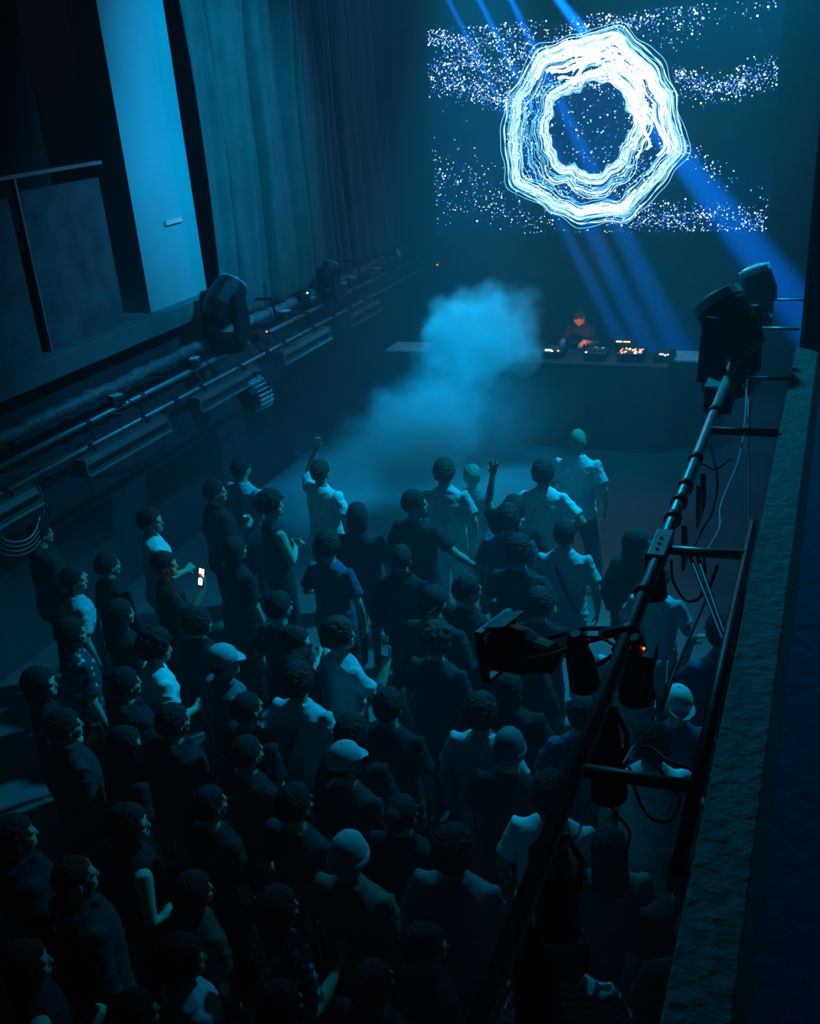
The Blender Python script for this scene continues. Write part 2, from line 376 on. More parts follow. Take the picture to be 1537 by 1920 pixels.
deck(1190, 660, .36, .38, .10, 'black DJ mixer crowded with orange and white lights', [(rl.uniform(-.15, .15), rl.uniform(-.16, .10), .010, rl.choice(['orange_led', 'orange_led', 'red_led', 'white_led'])) for _ in range(22)], 'dj_mixer', False)
deck(1248, 667, .26, .36, .09, 'black DJ deck with violet lights at the right end', [(-.03, -.12, .03, 'violet_led'), (.06, -.13, .012, 'violet_led'), (.03, -.17, .012, 'white_led')])
deck(1185, 640, .30, .08, .16, 'small effects box with orange lights standing behind the mixer', [(.03, -.03, .05, 'orange_led'), (-.08, -.03, .04, 'white_led')], 'effects_box', False).location.y = 14.10
deck(948, 668, .34, .36, .09, 'black DJ deck with one bright white light inside the smoke', [(.0, -.15, .05, 'white_led')])
lg = atz(948, 637, 1.5)
# added lamp standing in for the mixer glow on the DJ's face and hands
wl = empty('added_booth_lamp', (-3.02, 13.62, 1.281)); tag(wl, 'added tiny gooseneck lamp on the DJ booth imitating the warm gear glow', 'lamp')
MB().tube([(0, 0, 0), (0, -.02, .08), (0, 0, .14), (-.01, .02, .15)], .006, 8).build('gooseneck', M['black_metal'], wl, smooth=True)
MB().tube([(-.01, .015, .15), (-.025, .04, .155)], [.010, .018], 10).build('lamp_head', M['black_metal'], wl)
pl = spot('added_booth_light', (0, 0, 0), (0, 0, 1), 26, (1, .26, .15), 62, .8, .02); pl.parent = wl; pl.location = (-.032, .055, .16)
pl.rotation_euler = V(-.38, .60, .22).to_track_quat('-Z', 'Y').to_euler()

# ---------------------------------------------------------------- lighting pipes on the left wall
XP = -6.72
lp = empty('lighting_pipe', (XP, 4.0, 2.24)); tag(lp, 'long steel lighting pipe running along the left wall', 'pipe')
MB().tube([(0, 0, 0), (0, 12.3, 0)], .030, 14).build('tube', M['steel'], lp, smooth=True)
for y in (1.2, 3.4, 4.3, 6.1, 7.9, 9.6, 11.0): MB().tube([(0, y - .03, 0), (0, y + .03, 0)], .040, 12).build('coupler', M['dark_steel'], lp, smooth=True)
for y in (.6, 2.6, 4.9, 7.2, 9.3, 11.6):
    MB().tube([(-.46, y, 0.05), (-.05, y, 0.05), (0, y, 0)], .014, 8).build('wall_bracket', M['black_metal'], lp)
lp2 = empty('lower_pipe', (-6.52, 4.0, 2.10)); tag(lp2, 'thin lower steel pipe carrying the light battens on the left wall', 'pipe')
MB().tube([(0, 0, 0), (0, 12.0, 0)], .022, 12).build('tube', M['steel'], lp2, smooth=True)
for y in (1.5, 3.3, 5.2, 7.0, 8.9, 10.6):
    MB().tube([(-.158, y, .14), (-.10, y, .13), (0, y, 0)], .012, 8).build('link_arm', M['black_metal'], lp2)
for y in (.9, 4.6, 6.6, 8.5): MB().tube([(0, y - .04, 0), (0, y + .04, 0)], .034, 12).build('clamp', M['black_metal'], lp2, smooth=True)
# wrapped cable loom on the wall
rl = random.Random(9)
lm = MB(); pts = []
for i in range(130):
    y = 4.0 + i * .095; pts.append((-6.90 + .02 * noise.noise(V(y * 2, 1, 1)), y, 2.40 + .035 * noise.noise(V(y * 1.4, 5, 1))))
lm.tube(pts, [.062 + .020 * noise.noise(V(i * .6, 2, 3)) + (.012 if i % 3 == 0 else 0) for i in range(130)], 12)
o = lm.build('cable_loom', M['foil'], smooth=True); tag(o, 'lumpy grey wrapped cable loom above the pipes on the left wall', 'cable loom')
M['batten'] = mat('batten_grey', (.13, .14, .14), .55, .3, .2, 6)
def batten(y, L, label):
    o = empty('light_batten', (-6.44, y, 1.98)); tag(o, label, 'stage light', 'LED battens along the left wall')
    hs_ = MB().loft([[V(a, yy, b) for a, b in ((-.075, .02), (-.06, .085), (.055, .085), (.075, .03), (.075, -.055), (.04, -.075), (-.06, -.06))] for yy in (0, L)]).build('housing', M['batten'], o, bevel=.004)
    MB().span((.077, .03, -.03), (.082, L - .03, .022)).build('lens_strip', M['black_metal'], hs_)
    MB().span((.070, .0, -.085), (.100, L, -.068)).build('lower_lip', M['steel'], hs_)
    for yy in (-.012, L): MB().span((-.08, yy, -.08), (.082, yy + .012, .088)).build('end_cap', M['grey_metal'], hs_)
    for yy in (.25, L - .25): MB().tube([(-.07, yy, .13), (-.05, yy, .16), (0, yy, .12), (0, yy, .08)], .014, 8).build('hook_clamp', M['black_metal'], o)
for y, L, lb in ((6.89, 1.35, 'nearest long light batten on the left wall, frame left'), (8.83, 1.33, 'second long light batten on the left wall, above the ribbed lamp'),
                 (10.76, 1.33, 'third long light batten on the left wall, below the red indicator'), (12.74, 1.06, 'furthest light batten on the left wall, near the curtain corner'), (4.9, 1.35, 'light batten at the far left edge of the frame, tangled in cable')): batten(y, L, lb)
# finned wash lamp hanging under the pipe
def finned(px, py, y, label):
    p = aty(px, py, y); o = empty('ribbed_lamp', p); tag(o, label, 'stage light')
    r_ = Matrix.Rotation(R(-20), 4, 'Z') @ Matrix.Rotation(R(8), 4, 'X')
    mb = MB(); mb.tube([(0, -.14, 0), (0, .10, 0)], [.165, .165], 24); mb.xf(r_); hs_ = mb.build('housing', M['black_metal'], o, smooth=False)
    for k in range(11):
        a = R(-75 + k * 17)
        f = MB(); f.box((math.cos(a) * .185, 0.0, math.sin(a) * .185), (.05, .20, .014), Matrix.Rotation(-a, 3, 'Y')); f.xf(r_); f.build('fin', M['lit_edge_white'], hs_)
    mb = MB(); mb.tube([(0, -.17, 0), (0, -.14, 0)], [.155, .165], 24); mb.xf(r_); mb.build('front_ring', M['black_metal'], o)
    mb = MB(); mb.tube([(-.19, 0, 0), (-.20, 0, .16), (-.12, 0, .26), (.12, 0, .26), (.20, 0, .16), (.19, 0, 0)], .012, 8); mb.build('yoke', M['black_metal'], o)
    q = V(-6.52, y, 2.10) - V(*p); MB().tube([(0, 0, .26), (q.x * .6, 0, q.z * .9), (q.x, 0, q.z)], .016, 8).build('hanger', M['black_metal'], o)
finned(480, 738, 10.0, 'ribbed round wash lamp with bright fins hanging on the left rig')
# hooded moving lamps standing on the left rig
def moving_head(p, label, s=1.0, yaw=0, tilt=60, hang=None, m_face='lens', ring=None):
    o = empty('moving_lamp', p); tag(o, label, 'stage light', None); o.scale = (s, s, s); o.rotation_euler = (0, 0, R(yaw))
    MB().rings_z([(0, 0, 0, .17, .15), (0, 0, .02, .18, .16), (0, 0, .12, .17, .15), (0, 0, .14, .12, .11)], 8).build('base', M['black_metal'], o)
    for q in (-1, 1):
        MB().loft([[V(q * .19 + a, b, z) for a, b in ((-.03, -.09 * t_), (.03, -.09 * t_), (.03, .09 * t_), (-.03, .09 * t_))] for z, t_ in ((.10, 1), (.30, .9), (.46, .75), (.52, .5))]).build('yoke_arm', M['black_metal'], o, bevel=.01)
    r_ = Matrix.Translation((0, 0, .42)) @ Matrix.Rotation(R(-tilt), 4, 'X')
    h_ = MB(); h_.loft([[V(a * math.cos(2 * PI * k / 18), b * math.sin(2 * PI * k / 18), z) for k in range(18)] for z, a, b in ((-.20, .06, .06), (-.18, .12, .12), (-.05, .155, .165), (.12, .15, .16), (.20, .135, .135))])
    h_.xf(r_); lh_ = h_.build('lamp_head', M['black_metal'], o, smooth=False)
    if ring:
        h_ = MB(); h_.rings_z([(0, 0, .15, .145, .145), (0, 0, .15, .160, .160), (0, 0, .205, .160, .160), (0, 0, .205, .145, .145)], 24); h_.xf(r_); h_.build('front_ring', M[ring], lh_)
    h_ = MB(); h_.rings_z([(0, 0, .20, .135, .135), (0, 0, .215, .14, .14), (0, 0, .22, .12, .12), (0, 0, .235, .06, .06)], 20); h_.xf(r_); h_.build('lens', M[m_face], lh_, smooth=True)
    return o
moving_head((-6.62, 9.95, 2.30), 'large dark hooded moving lamp standing in front of the pale pillar', 1.35, -12, 48)
moving_head((-6.66, 12.75, 2.28), 'slim dark moving lamp further along the left pipe by the curtain', .85, -20, 30)
moving_head((-6.60, 14.9, 2.26), 'small moving lamp near the far end of the left pipe', .6, -80, 70)
def bent(ps, label):
    o = MB().tube(ps, .022, 10).build('pipe_hook', M['black_metal'], smooth=False); tag(o, label, 'pipe', 'bent pipe hooks on the left rig')
for y, nm in ((11.35, 'black S shaped pipe hook above the third batten'), (14.0, 'black S shaped pipe hook near the curtain corner')):
    bent([(-6.98, y - .1, 2.62), (-6.78, y - .05, 2.62), (-6.76, y, 2.40), (-6.60, y + .3, 2.36), (-6.50, y + .42, 2.32), (-6.52, y + .46, 2.146)], nm)
# small indicators on the left rig
def drv(y, m_, label, x=-6.62, z=2.30):
    o = empty('driver_box', (x, y, z)); tag(o, label, 'control box')
    MB().span((-.08, -.13, -.05), (.08, .13, .06)).build('case', M['black_metal'], o, bevel=.006)
    MB().ell((.085, .05, .04), (.013, .013, .013)).build('indicator', M[m_], o)
drv(10.65, 'red_led', 'black control box with a red indicator on the left rig')
drv(12.25, 'white_led', 'black control box with a white indicator by the slim lamp', -6.86, 2.44)
drv(16.1, 'red_led', 'black control box with a red indicator at the far end of the left pipe', -6.40, 2.10)
rl = random.Random(21)
def droop(p, q, sag, r_, m_, label, n_=18, wob=.02, seed=1, cat='cable', group=None, nm='cable'):
    p, q = V(*p), V(*q); pts = []
    for i in range(n_ + 1):
        t_ = i / n_; a = p.lerp(q, t_); a.z -= sag * 4 * t_ * (1 - t_)
        a += V(noise.noise(V(t_ * 4, seed, 1)), noise.noise(V(t_ * 4, seed, 7)), noise.noise(V(t_ * 4, seed, 13))) * wob * min(1, 4 * t_ * (1 - t_))
        pts.append(a)
    o = MB().tube(pts, r_, 7).build(nm, M[m_], smooth=True); tag(o, label, cat, group); return o
for i, (ya, yb, sg) in enumerate(((5.6, 6.9, .25), (7.6, 8.5, .14), (8.9, 9.8, .16), (9.9, 10.7, .12), (11.3, 12.1, .10), (13.0, 13.9, .12))):
    droop((-6.44, ya, 2.05), (-6.50, yb, 2.08), sg, .008, 'rubber', 'thin black cable looping below the battens on the left rig', seed=i, group='loose cables on the left rig')
for k in range(4):   # coiled cable at the left edge
    c0 = V(-6.40, 6.0, 1.86); pts = [c0 + V(.02 * math.sin(a * 3 + k), (.26 + .03 * k) * math.cos(a + .3 * k), (.20 + .02 * k) * math.sin(a + .3 * k) - .02 * k) for a in [2 * PI * i / 28 for i in range(27)]]
    o = MB().tube(pts, .010, 7).build('cable_coil', M['grey_metal'] if k == 0 else M['dark_steel'], smooth=True); tag(o, 'coiled cable hanging off the rig at the left edge', 'cable', 'coiled cables at the left edge')

rl = random.Random(4)
SM = ['upright junction box with a pale lid beside the large hooded lamp', 'junction box with pale lid above the third batten', 'junction box with pale lid next to the slim moving lamp', 'junction box with pale lid beyond the slim moving lamp', 'junction box with pale lid between the furthest batten and the curtain', 'junction box with pale lid near the end of the left pipe', 'junction box with pale lid above the nearest batten', 'junction box with pale lid above the second batten']
for i, (y, dx) in enumerate(((10.35, -.02), (11.6, -.05), (12.5, -.12), (13.25, .02), (13.75, -.08), (14.5, .0), (7.9, .0), (9.3, .03))):
    o = empty('junction_box', (XP + dx, y, 2.272)); tag(o, SM[i], 'junction box'); k_ = .8 + .5 * rl.random(); o.rotation_euler = (0, 0, rl.uniform(-.4, .4))
    MB().span((-.05, -.08 * k_, 0), (.06, .08 * k_, .11 * k_)).build('case', M['dark_steel'], o, bevel=.006)
    MB().span((-.045, -.07 * k_, .11 * k_), (.055, .07 * k_, .125 * k_)).build('lid', M['table_top'], o, bevel=.004)
    MB().tube([(.06, 0, .05), (.12, .05, .06), (.14, .14, -.02), (.16, .2, -.14)], .009, 7).build('lead', M['rubber'], o, smooth=True)
for i, (ya, yb, sg) in enumerate(((5.9, 7.4, .10), (7.7, 9.2, .12), (10.3, 11.5, .10), (11.7, 13.1, .13), (13.3, 14.6, .11))):
    droop((XP + .04, ya, 2.25), (-6.558, yb, 2.14), sg, .010, 'dark_steel', 'grey cable slung from the long pipe to the lower pipe', seed=i + 40, group='slung cables on the left rig')

# ---------------------------------------------------------------- truss on the right balcony
XT, XR, ZR = -0.535, -0.215, 3.40
tr = empty('truss', (XT, 0, ZR)); tag(tr, 'horizontal pipe truss bolted along the right balcony edge', 'truss')
MB().tube([(0, 1.2, 0), (0, 8.3, 0)], .026, 14).build('main_pipe', M['steel'], tr, smooth=True)
MB().tube([(XR - XT, 1.9, 0), (XR - XT, 3.95, 0)], .020, 10).build('rear_pipe', M['black_metal'], tr, smooth=True)
for y, m_, r_ in ((2.20, 'dark_steel', .019), (3.62, 'steel', .019), (5.05, 'black_metal', .022), (6.0, 'steel', .012), (7.2, 'steel', .012), (8.1, 'steel', .009)):
    MB().tube([(0, y, .0), ((XR - XT) if y < 4 else .345, y + .02, 0)], r_, 10).build('rung', M[m_], tr, smooth=True)
MB().tube([(.10, 3.66, -.02), (XR - XT, 3.02, -.06)], .008, 8).build('brace', M['black_metal'], tr)
MB().tube([(.13, 3.66, -.02), (XR - XT, 3.06, -.06)], .008, 8).build('brace', M['black_metal'], tr)
for y in (2.95, 3.25, 3.92, 4.10, 4.28, 4.62, 5.35): MB().tube([(0, y - .022, 0), (0, y + .022, 0)], .036, 12).build('clamp', M['black_metal'], tr, smooth=True)
for y in (3.52,):
    b_ = MB(); b_.span((-.035, y - .02, -.03), (.03, y + .22, .034)); b_.build('perforated_plate', M['grey_metal'], tr, bevel=.003)
    for i in range(3): MB().tube([(-.006, y + .03 + .05 * i, .034), (-.006, y + .03 + .05 * i, .040)], .007, 8).build('bolt', M['black_metal'], tr)
for i, y in enumerate((3.9, 4.35, 4.5)): MB().tube([(.05, y, -.02), (.06, y - .03, -.14), (.055, y - .02, -.22)], [.012, .016, .006], 8).build('safety_strap', M['steel' if i < 2 else 'dark_steel'], tr, smooth=True)
# fixtures on the truss
hl = moving_head((XT - .02, 6.32, 3.21), 'big dark moving lamp with a bright rim at the far truss end', 1.0, 62, 40, ring='lit_edge_white')
moving_head((XT + .04, 7.65, 3.30), 'smaller moving lamp behind the big one on the far truss end', .70, 75, 22, ring='lit_edge_white')
gb = empty('ballast_box', (XT - .02, 6.0, 3.36)); tag(gb, 'pale topped ballast box on the truss below the big moving lamp', 'control box')
MB().span((-.10, -.10, -.16), (.06, .12, .0)).build('case', M['black_metal'], gb, bevel=.006); MB().span((-.10, -.10, 0), (.06, .12, .012)).build('lid', M['lens'], gb, bevel=.004)
def par(p, direction, L, r_, label, clamp, doors=False):
    o = empty('par_lamp', p); tag(o, label, 'stage light'); d = V(*direction).normalized()
    q = d.to_track_quat('Z', 'Y').to_matrix().to_4x4()
    b_ = MB(); b_.loft([[V(a * math.cos(2 * PI * k / 20), a * math.sin(2 * PI * k / 20), z) for k in range(20)] for z, a in ((-L * .55, r_ * .35), (-L * .5, r_ * .6), (-L * .25, r_ * .72), (0, r_ * .95), (L * .4, r_))])
    b_.xf(q); hs_ = b_.build('housing', M['black_metal'], o)
    b_ = MB(); b_.rings_z([(0, 0, L * .36, r_ * .9, r_ * .9), (0, 0, L * .39, r_ * .7, r_ * .7), (0, 0, L * .41, r_ * .2, r_ * .2)], 18); b_.xf(q); b_.build('lens', M['black_metal'], hs_, smooth=True)
    b_ = MB(); b_.rings_z([(0, 0, L * .40, r_ * 1.02, r_ * 1.02), (0, 0, L * .47, r_ * 1.06, r_ * 1.06), (0, 0, L * .47, r_ * .98, r_ * .98), (0, 0, L * .40, r_ * .95, r_ * .95)], 22); b_.xf(q); b_.build('front_ring', M['dark_steel'], hs_)
    if doors:
        b_ = MB()
        for dx_, dy_, sx_, sy_ in ((-1, 0, .16, 2.3), (1, 0, .16, 2.3), (0, -1, 2.3, .16), (0, 1, 2.3, .16)): b_.box((dx_ * r_ * 1.08, dy_ * r_ * 1.08, L * .52), (r_ * sx_, r_ * sy_, .035))
        b_.xf(q); b_.build('gel_frame', M['black_metal'], hs_, bevel=.003)
        b_ = MB(); b_.box((0, r_ * 1.25, L * .35), (r_ * 1.5, .006, L * .5), Matrix.Rotation(R(14), 3, 'X')); b_.xf(q); b_.build('top_flap', M['dark_steel'], hs_)
    if False:
        for k in range(4):
            a = PI / 2 * k; b_ = MB(); b_.box((0, 0, 0), (r_ * 1.6, .006, L * .55), Matrix.Rotation(R(28), 3, 'X')); b_.xf(Matrix.Rotation(a, 4, 'Z') @ Matrix.Translation((0, r_ * 1.12, L * .68)))
            b_.xf(q); b_.build('barn_door', M['black_metal'], o)
    c = V(*clamp) - V(*p)
    s_ = d.cross(V(0, 0, 1)); s_ = s_.normalized() if s_.length > .1 else V(1, 0, 0)
    MB().tube([s_ * r_ * 1.05, s_ * r_ * 1.1 + c * .45, c * .75 + s_ * r_ * .4, c * .75 - s_ * r_ * .4, -s_ * r_ * 1.1 + c * .45, -s_ * r_ * 1.05], .009, 8).build('yoke', M['black_metal'], o)
    MB().tube([c * .72, c], .016, 8).build('hook_clamp', M['dark_steel'], o)
    return o
def above(px, py, z): return atz(px, py, z)
fa = atz(985, 1222, 3.22); par(fa, (-.95, .30, -.12), .24, .092, 'round black spotlight pointing left over the crowd', (XT, fa.y - .02, ZR), True)
fb = atz(1088, 1240, 3.24); par(fb, (.1, .2, -1), .24, .055, 'black lamp body beside the round spotlight with a curved handle', (XT, fb.y, ZR))
fc = atz(1190, 1255, 3.28); par(fc, (.05, .15, -1), .26, .062, 'black lamp pointing down where the round spotlight meets the truss', (XT, fc.y, ZR))
fd = atz(1138, 1420, 3.14); par(fd, (.02, .10, -1), .34, .060, 'tall black lamp hanging down in front of the crowd near the truss end', (XT, fd.y, ZR))
fe = atz(1040, 1660, 3.16); par(fe, (.02, .06, -1), .34, .062, 'black lamp hanging at the lowest part of the truss', (XT, fe.y, ZR))
ff = atz(1225, 1080, 3.32); par(ff, (.1, .1, -1), .20, .045, 'small black lamp clamped to the middle of the truss', (XT, ff.y, ZR))
fg = atz(1002, 1840, 3.16); par(fg, (.05, .1, -1), .30, .060, 'black lamp at the bottom edge of the frame on the truss', (XT, fg.y, ZR))
# indicator on the truss
ib = empty('driver_box', atz(1212, 1232, 3.36)); tag(ib, 'small control box with a red indicator on the truss lamps', 'control box')
MB().span((-.03, -.05, -.03), (.03, .05, .03)).build('case', M['black_metal'], ib, bevel=.004); MB().ell((-.01, .0, .032), (.005, .005, .004)).build('indicator', M['red_led'], ib)
# cables
def path_cable(pp, z, r_, m_, label, nm='cable'):
    ctrl = [atz(a, b, zz) for (a, b), zz in zip(pp, z)]
    pts = []
    for i in range(len(ctrl) - 1):
        p0, p1, p2, p3 = ctrl[max(0, i - 1)], ctrl[i], ctrl[i + 1], ctrl[min(len(ctrl) - 1, i + 2)]
        for k in range(8):
            t_ = k / 8; pts.append(.5 * ((2 * p1) + (p2 - p0) * t_ + (2 * p0 - 5 * p1 + 4 * p2 - p3) * t_ * t_ + (3 * p1 - p0 - 3 * p2 + p3) * t_ ** 3))
    pts.append(ctrl[-1]); o = MB().tube(pts, r_, 7).build(nm, M[m_], smooth=True); tag(o, label, 'cable'); return o
path_cable([(1400, 712), (1396, 790), (1385, 860), (1352, 945), (1350, 985), (1338, 1012), (1322, 1038)], [3.40, 3.36, 3.34, 3.34, 3.34, 3.38, 3.40], .0050, 'white_cable', 'pale cable hanging in a wavy line across the truss rungs')
path_cable([(1252, 1240), (1246, 1300), (1222, 1350), (1190, 1395), (1168, 1432)], [3.30, 3.28, 3.27, 3.30, 3.37], .0036, 'white_cable', 'pale cable running down to the lower truss rung')
path_cable([(1384, 710), (1400, 740), (1402, 790), (1396, 815)], [3.40, 3.36, 3.34, 3.40], .0040, 'white_cable', 'short pale cable hanging at the far rung')
path_cable([(1430, 708), (1412, 735), (1404, 800), (1404, 950), (1392, 1130), (1360, 1300), (1340, 1445)], [3.40, 3.36, 3.34, 3.36, 3.36, 3.36, 3.38], .0055, 'rubber', 'long black cable running along the rear of the truss')
path_cable([(1345, 1060), (1320, 1130), (1290, 1200), (1265, 1260), (1240, 1330)], [3.36, 3.30, 3.28, 3.28, 3.30], .0060, 'rubber', 'black cable sloping down through the middle of the truss')
path_cable([(1318, 1035), (1322, 1080), (1312, 1120), (1285, 1125), (1262, 1090), (1258, 1050)], [3.38, 3.30, 3.24, 3.20, 3.25, 3.34], .0055, 'rubber', 'black cable loop hanging under the middle rung')
path_cable([(1345, 1445), (1290, 1440), (1250, 1425), (1225, 1405), (1200, 1400)], [3.36, 3.37, 3.37, 3.36, 3.36], .0055, 'rubber', 'black cable bundle tied along the lower truss rung')
path_cable([(1158, 1442), (1140, 1480), (1150, 1520), (1180, 1560), (1170, 1610)], [3.38, 3.26, 3.20, 3.12, 3.05], .0050, 'rubber', 'black cable hanging loose below the lower rung')
path_cable([(1235, 1440), (1262, 1480), (1275, 1500), (1255, 1540), (1215, 1530), (1190, 1480), (1180, 1440)], [3.38, 3.24, 3.16, 3.10, 3.14, 3.26, 3.38], .0050, 'rubber', 'black cable swag below the lower rung at right')
path_cable([(1085, 1205), (1100, 1195), (1130, 1198), (1160, 1215), (1195, 1232)], [3.30, 3.36, 3.36, 3.36, 3.38], .0055, 'rubber', 'black curved supply cable over the spotlight bodies')
path_cable([(1010, 1660), (1035, 1610), (1062, 1580), (1085, 1560), (1100, 1500)], [3.28, 3.34, 3.36, 3.37, 3.34], .0045, 'white_cable', 'thin pale cable across the lowest hanging lamps')
path_cable([(1370, 860), (1340, 880), (1310, 870), (1290, 905), (1272, 945)], [3.38, 3.30, 3.36, 3.34, 3.40], .0045, 'rubber', 'thin black cable wound round the upper truss pipe')
path_cable([(1330, 830), (1345, 900), (1335, 960), (1318, 990), (1302, 1022)], [3.40, 3.30, 3.24, 3.28, 3.38], .0050, 'rubber', 'black cable hanging beside the upper truss pipe')

# ---------------------------------------------------------------- smoke
def smoke():
    blobs = []   # centre, radii, strength
    def bl(px, py, y, rx, ry, rz, s): p = aty(px, py, y); blobs.append((p, (rx, ry, rz), s))
    bl(902, 622, 12.9, .98, .75, .72, 5.0); bl(860, 610, 12.9, .40, .45, .42, 2.5); bl(960, 640, 12.9, .45, .5, .5, 2.0)
    bl(865, 720, 12.3, .75, .7, .60, 1.6); bl(960, 780, 11.6, .95, .8, .6, .32); bl(800, 800, 11.0, .8, .8, .6, 1.9)
    bl(755, 850, 10.4, .95, .9, .62, 2.4); bl(700, 890, 10.0, .9, .9, .6, .45); bl(850, 870, 9.9, .9, .8, .6, .50); bl(640, 900, 9.6, .7, .8, .6, .22)
    bl(860, 1010, 8.4, .55, .9, .7, .40); bl(960, 860, 10.4, .8, .8, .5, .3)
    lo = V(*[min(b[0][i] - b[1][i] * 1.25 for b in blobs) for i in range(3)]); hi = V(*[max(b[0][i] + b[1][i] * 1.25 for b in blobs) for i in range(3)])
    lo.z = max(lo.z, .02)
    m = bpy.data.materials.new('thick_smoke'); m.use_nodes = True; n, l = nodes_of(m); n.clear()
    g = n.new('ShaderNodeNewGeometry')
    nz = n.new('ShaderNodeTexNoise'); nz.inputs['Scale'].default_value = 1.6; nz.inputs['Detail'].default_value = 5; nz.inputs['Roughness'].default_value = .6
    l.new(g.outputs['Position'], nz.inputs['Vector'])
    sb = n.new('ShaderNodeVectorMath'); sb.operation = 'SUBTRACT'; sb.inputs[1].default_value = (.5, .5, .5); l.new(nz.outputs['Color'], sb.inputs[0])
    sc_ = n.new('ShaderNodeVectorMath'); sc_.operation = 'SCALE'; sc_.inputs['Scale'].default_value = 1.1; l.new(sb.outputs[0], sc_.inputs[0])
    ps = n.new('ShaderNodeVectorMath'); ps.operation = 'ADD'; l.new(g.outputs['Position'], ps.inputs[0]); l.new(sc_.outputs[0], ps.inputs[1])
    acc = None
    for i, (c, r_, s) in enumerate(blobs):
        a = n.new('ShaderNodeVectorMath'); a.operation = 'SUBTRACT'; a.inputs[1].default_value = c; l.new(ps.outputs[0], a.inputs[0])
        b = n.new('ShaderNodeVectorMath'); b.operation = 'DIVIDE'; b.inputs[1].default_value = r_; l.new(a.outputs[0], b.inputs[0])
        le = n.new('ShaderNodeVectorMath'); le.operation = 'LENGTH'; l.new(b.outputs[0], le.inputs[0])
        mr = n.new('ShaderNodeMapRange'); mr.interpolation_type = 'SMOOTHSTEP' if i > 2 else 'SMOOTHERSTEP'
        mr.inputs['From Min'].default_value = 1.15 if i > 2 else 1.02; mr.inputs['From Max'].default_value = .1 if i > 2 else .62
        mr.inputs['To Min'].default_value = 0; mr.inputs['To Max'].default_value = s; l.new(le.outputs['Value'], mr.inputs['Value'])
        if acc is None: acc = mr.outputs[0]
        else:
            ad = n.new('ShaderNodeMath'); ad.operation = 'ADD'; l.new(acc, ad.inputs[0]); l.new(mr.outputs[0], ad.inputs[1]); acc = ad.outputs[0]
    nz2 = n.new('ShaderNodeTexNoise'); nz2.inputs['Scale'].default_value = 2.6; nz2.inputs['Detail'].default_value = 4; l.new(ps.outputs[0], nz2.inputs['Vector'])
    m2 = n.new('ShaderNodeMapRange'); m2.inputs['From Min'].default_value = .3; m2.inputs['From Max'].default_value = .7; m2.inputs['To Min'].default_value = .35; m2.inputs['To Max'].default_value = 1.5; l.new(nz2.outputs['Fac'], m2.inputs['Value'])
    mu = n.new('ShaderNodeMath'); mu.operation = 'MULTIPLY'; l.new(acc, mu.inputs[0]); l.new(m2.outputs[0], mu.inputs[1])
    v = n.new('ShaderNodeVolumeScatter'); v.inputs['Color'].default_value = (.85, .93, 1, 1); v.inputs['Anisotropy'].default_value = .1; l.new(mu.outputs[0], v.inputs['Density'])
    o = n.new('ShaderNodeOutputMaterial'); l.new(v.outputs[0], o.inputs['Volume'])
    ob = MB().span(lo, hi).build('smoke_cloud', m)
    tag(ob, 'burst of thick smoke billowing from the DJ booth down over the crowd', 'smoke', kind='stuff')
smoke()

# ---------------------------------------------------------------- people
def remeshed(mb, name, voxel, smooth_it=4, disp=None, decimate=None):
    me = mb.mesh('tmp')
    bm = bmesh.new(); bm.from_mesh(me); bmesh.ops.recalc_face_normals(bm, faces=bm.faces); bm.to_mesh(me); bm.free()
    o = bpy.data.objects.new('tmp', me); COL.objects.link(o)
    r = o.modifiers.new('r', 'REMESH'); r.mode = 'VOXEL'; r.voxel_size = voxel
    s = o.modifiers.new('s', 'SMOOTH'); s.iterations = smooth_it; s.factor = 0.5
    dg = bpy.context.evaluated_depsgraph_get(); dg.update()
    out = bpy.data.meshes.new_from_object(o.evaluated_get(dg)); out.name = name
    bpy.data.objects.remove(o); bpy.data.meshes.remove(me)
    if disp:
        ns = [v.normal.copy() for v in out.vertices]
        for v, n_ in zip(out.vertices, ns): v.co += n_ * disp(v.co)
    for p in out.polygons: p.use_smooth = True
    return out
def V(*a): return Vector(a)
# arm poses: (elbow, wrist, finger direction, palm normal, curl) for the RIGHT arm in body axes, shoulder at (.185,0,1.40)
ARMS = {
 'down':   (V(.265, -.03, 1.13), V(.265, .03, .885), V(0, .15, -1), V(-1, .1, 0), .5),
 'front':  (V(.270, -.02, 1.14), V(.160, .210, 1.13), V(-.55, .8, .15), V(-.6, -.4, -.6), .9),
 'cup':    (V(.275, -.02, 1.15), V(.175, .220, 1.24), V(-.5, .75, .35), V(-.8, -.4, 0), 1.0),
 'phone':  (V(.270, .10, 1.20), V(.170, .280, 1.40), V(-.2, .25, .95), V(-.3, -.9, .1), .9),
 'raise':  (V(.235, .08, 1.66), V(.190, .13, 1.91), V(-.1, .1, 1), V(0, 1, 0), .15),
 'phonehigh': (V(.270, .16, 1.52), V(.190, .24, 1.76), V(-.1, .2, 1), V(-.2, -.9, .1), .9),
 'side':   (V(.365, .02, 1.18), V(.545, .10, 1.03), V(.8, .1, -.55), V(-.4, .1, -.8), .35),
 'hip':    (V(.375, -.06, 1.16), V(.200, .13, 1.06), V(-.8, .5, -.2), V(-.2, -.6, -.7), .7),
 'face':   (V(.270, .10, 1.18), V(.130, .19, 1.42), V(-.45, -.05, .9), V(-.6, -.7, .1), .8),
 'cross':  (V(.255, .05, 1.13), V(.000, .185, 1.14), V(-1, .02, .1), V(0, -1, 0), .6),
 'deck':   (V(.270, .12, 1.20), V(.150, .37, 1.41), V(-.15, .95, -.05), V(0, .1, -1), .35),
}
def flipx(v): return V(-v.x, v.y, v.z)
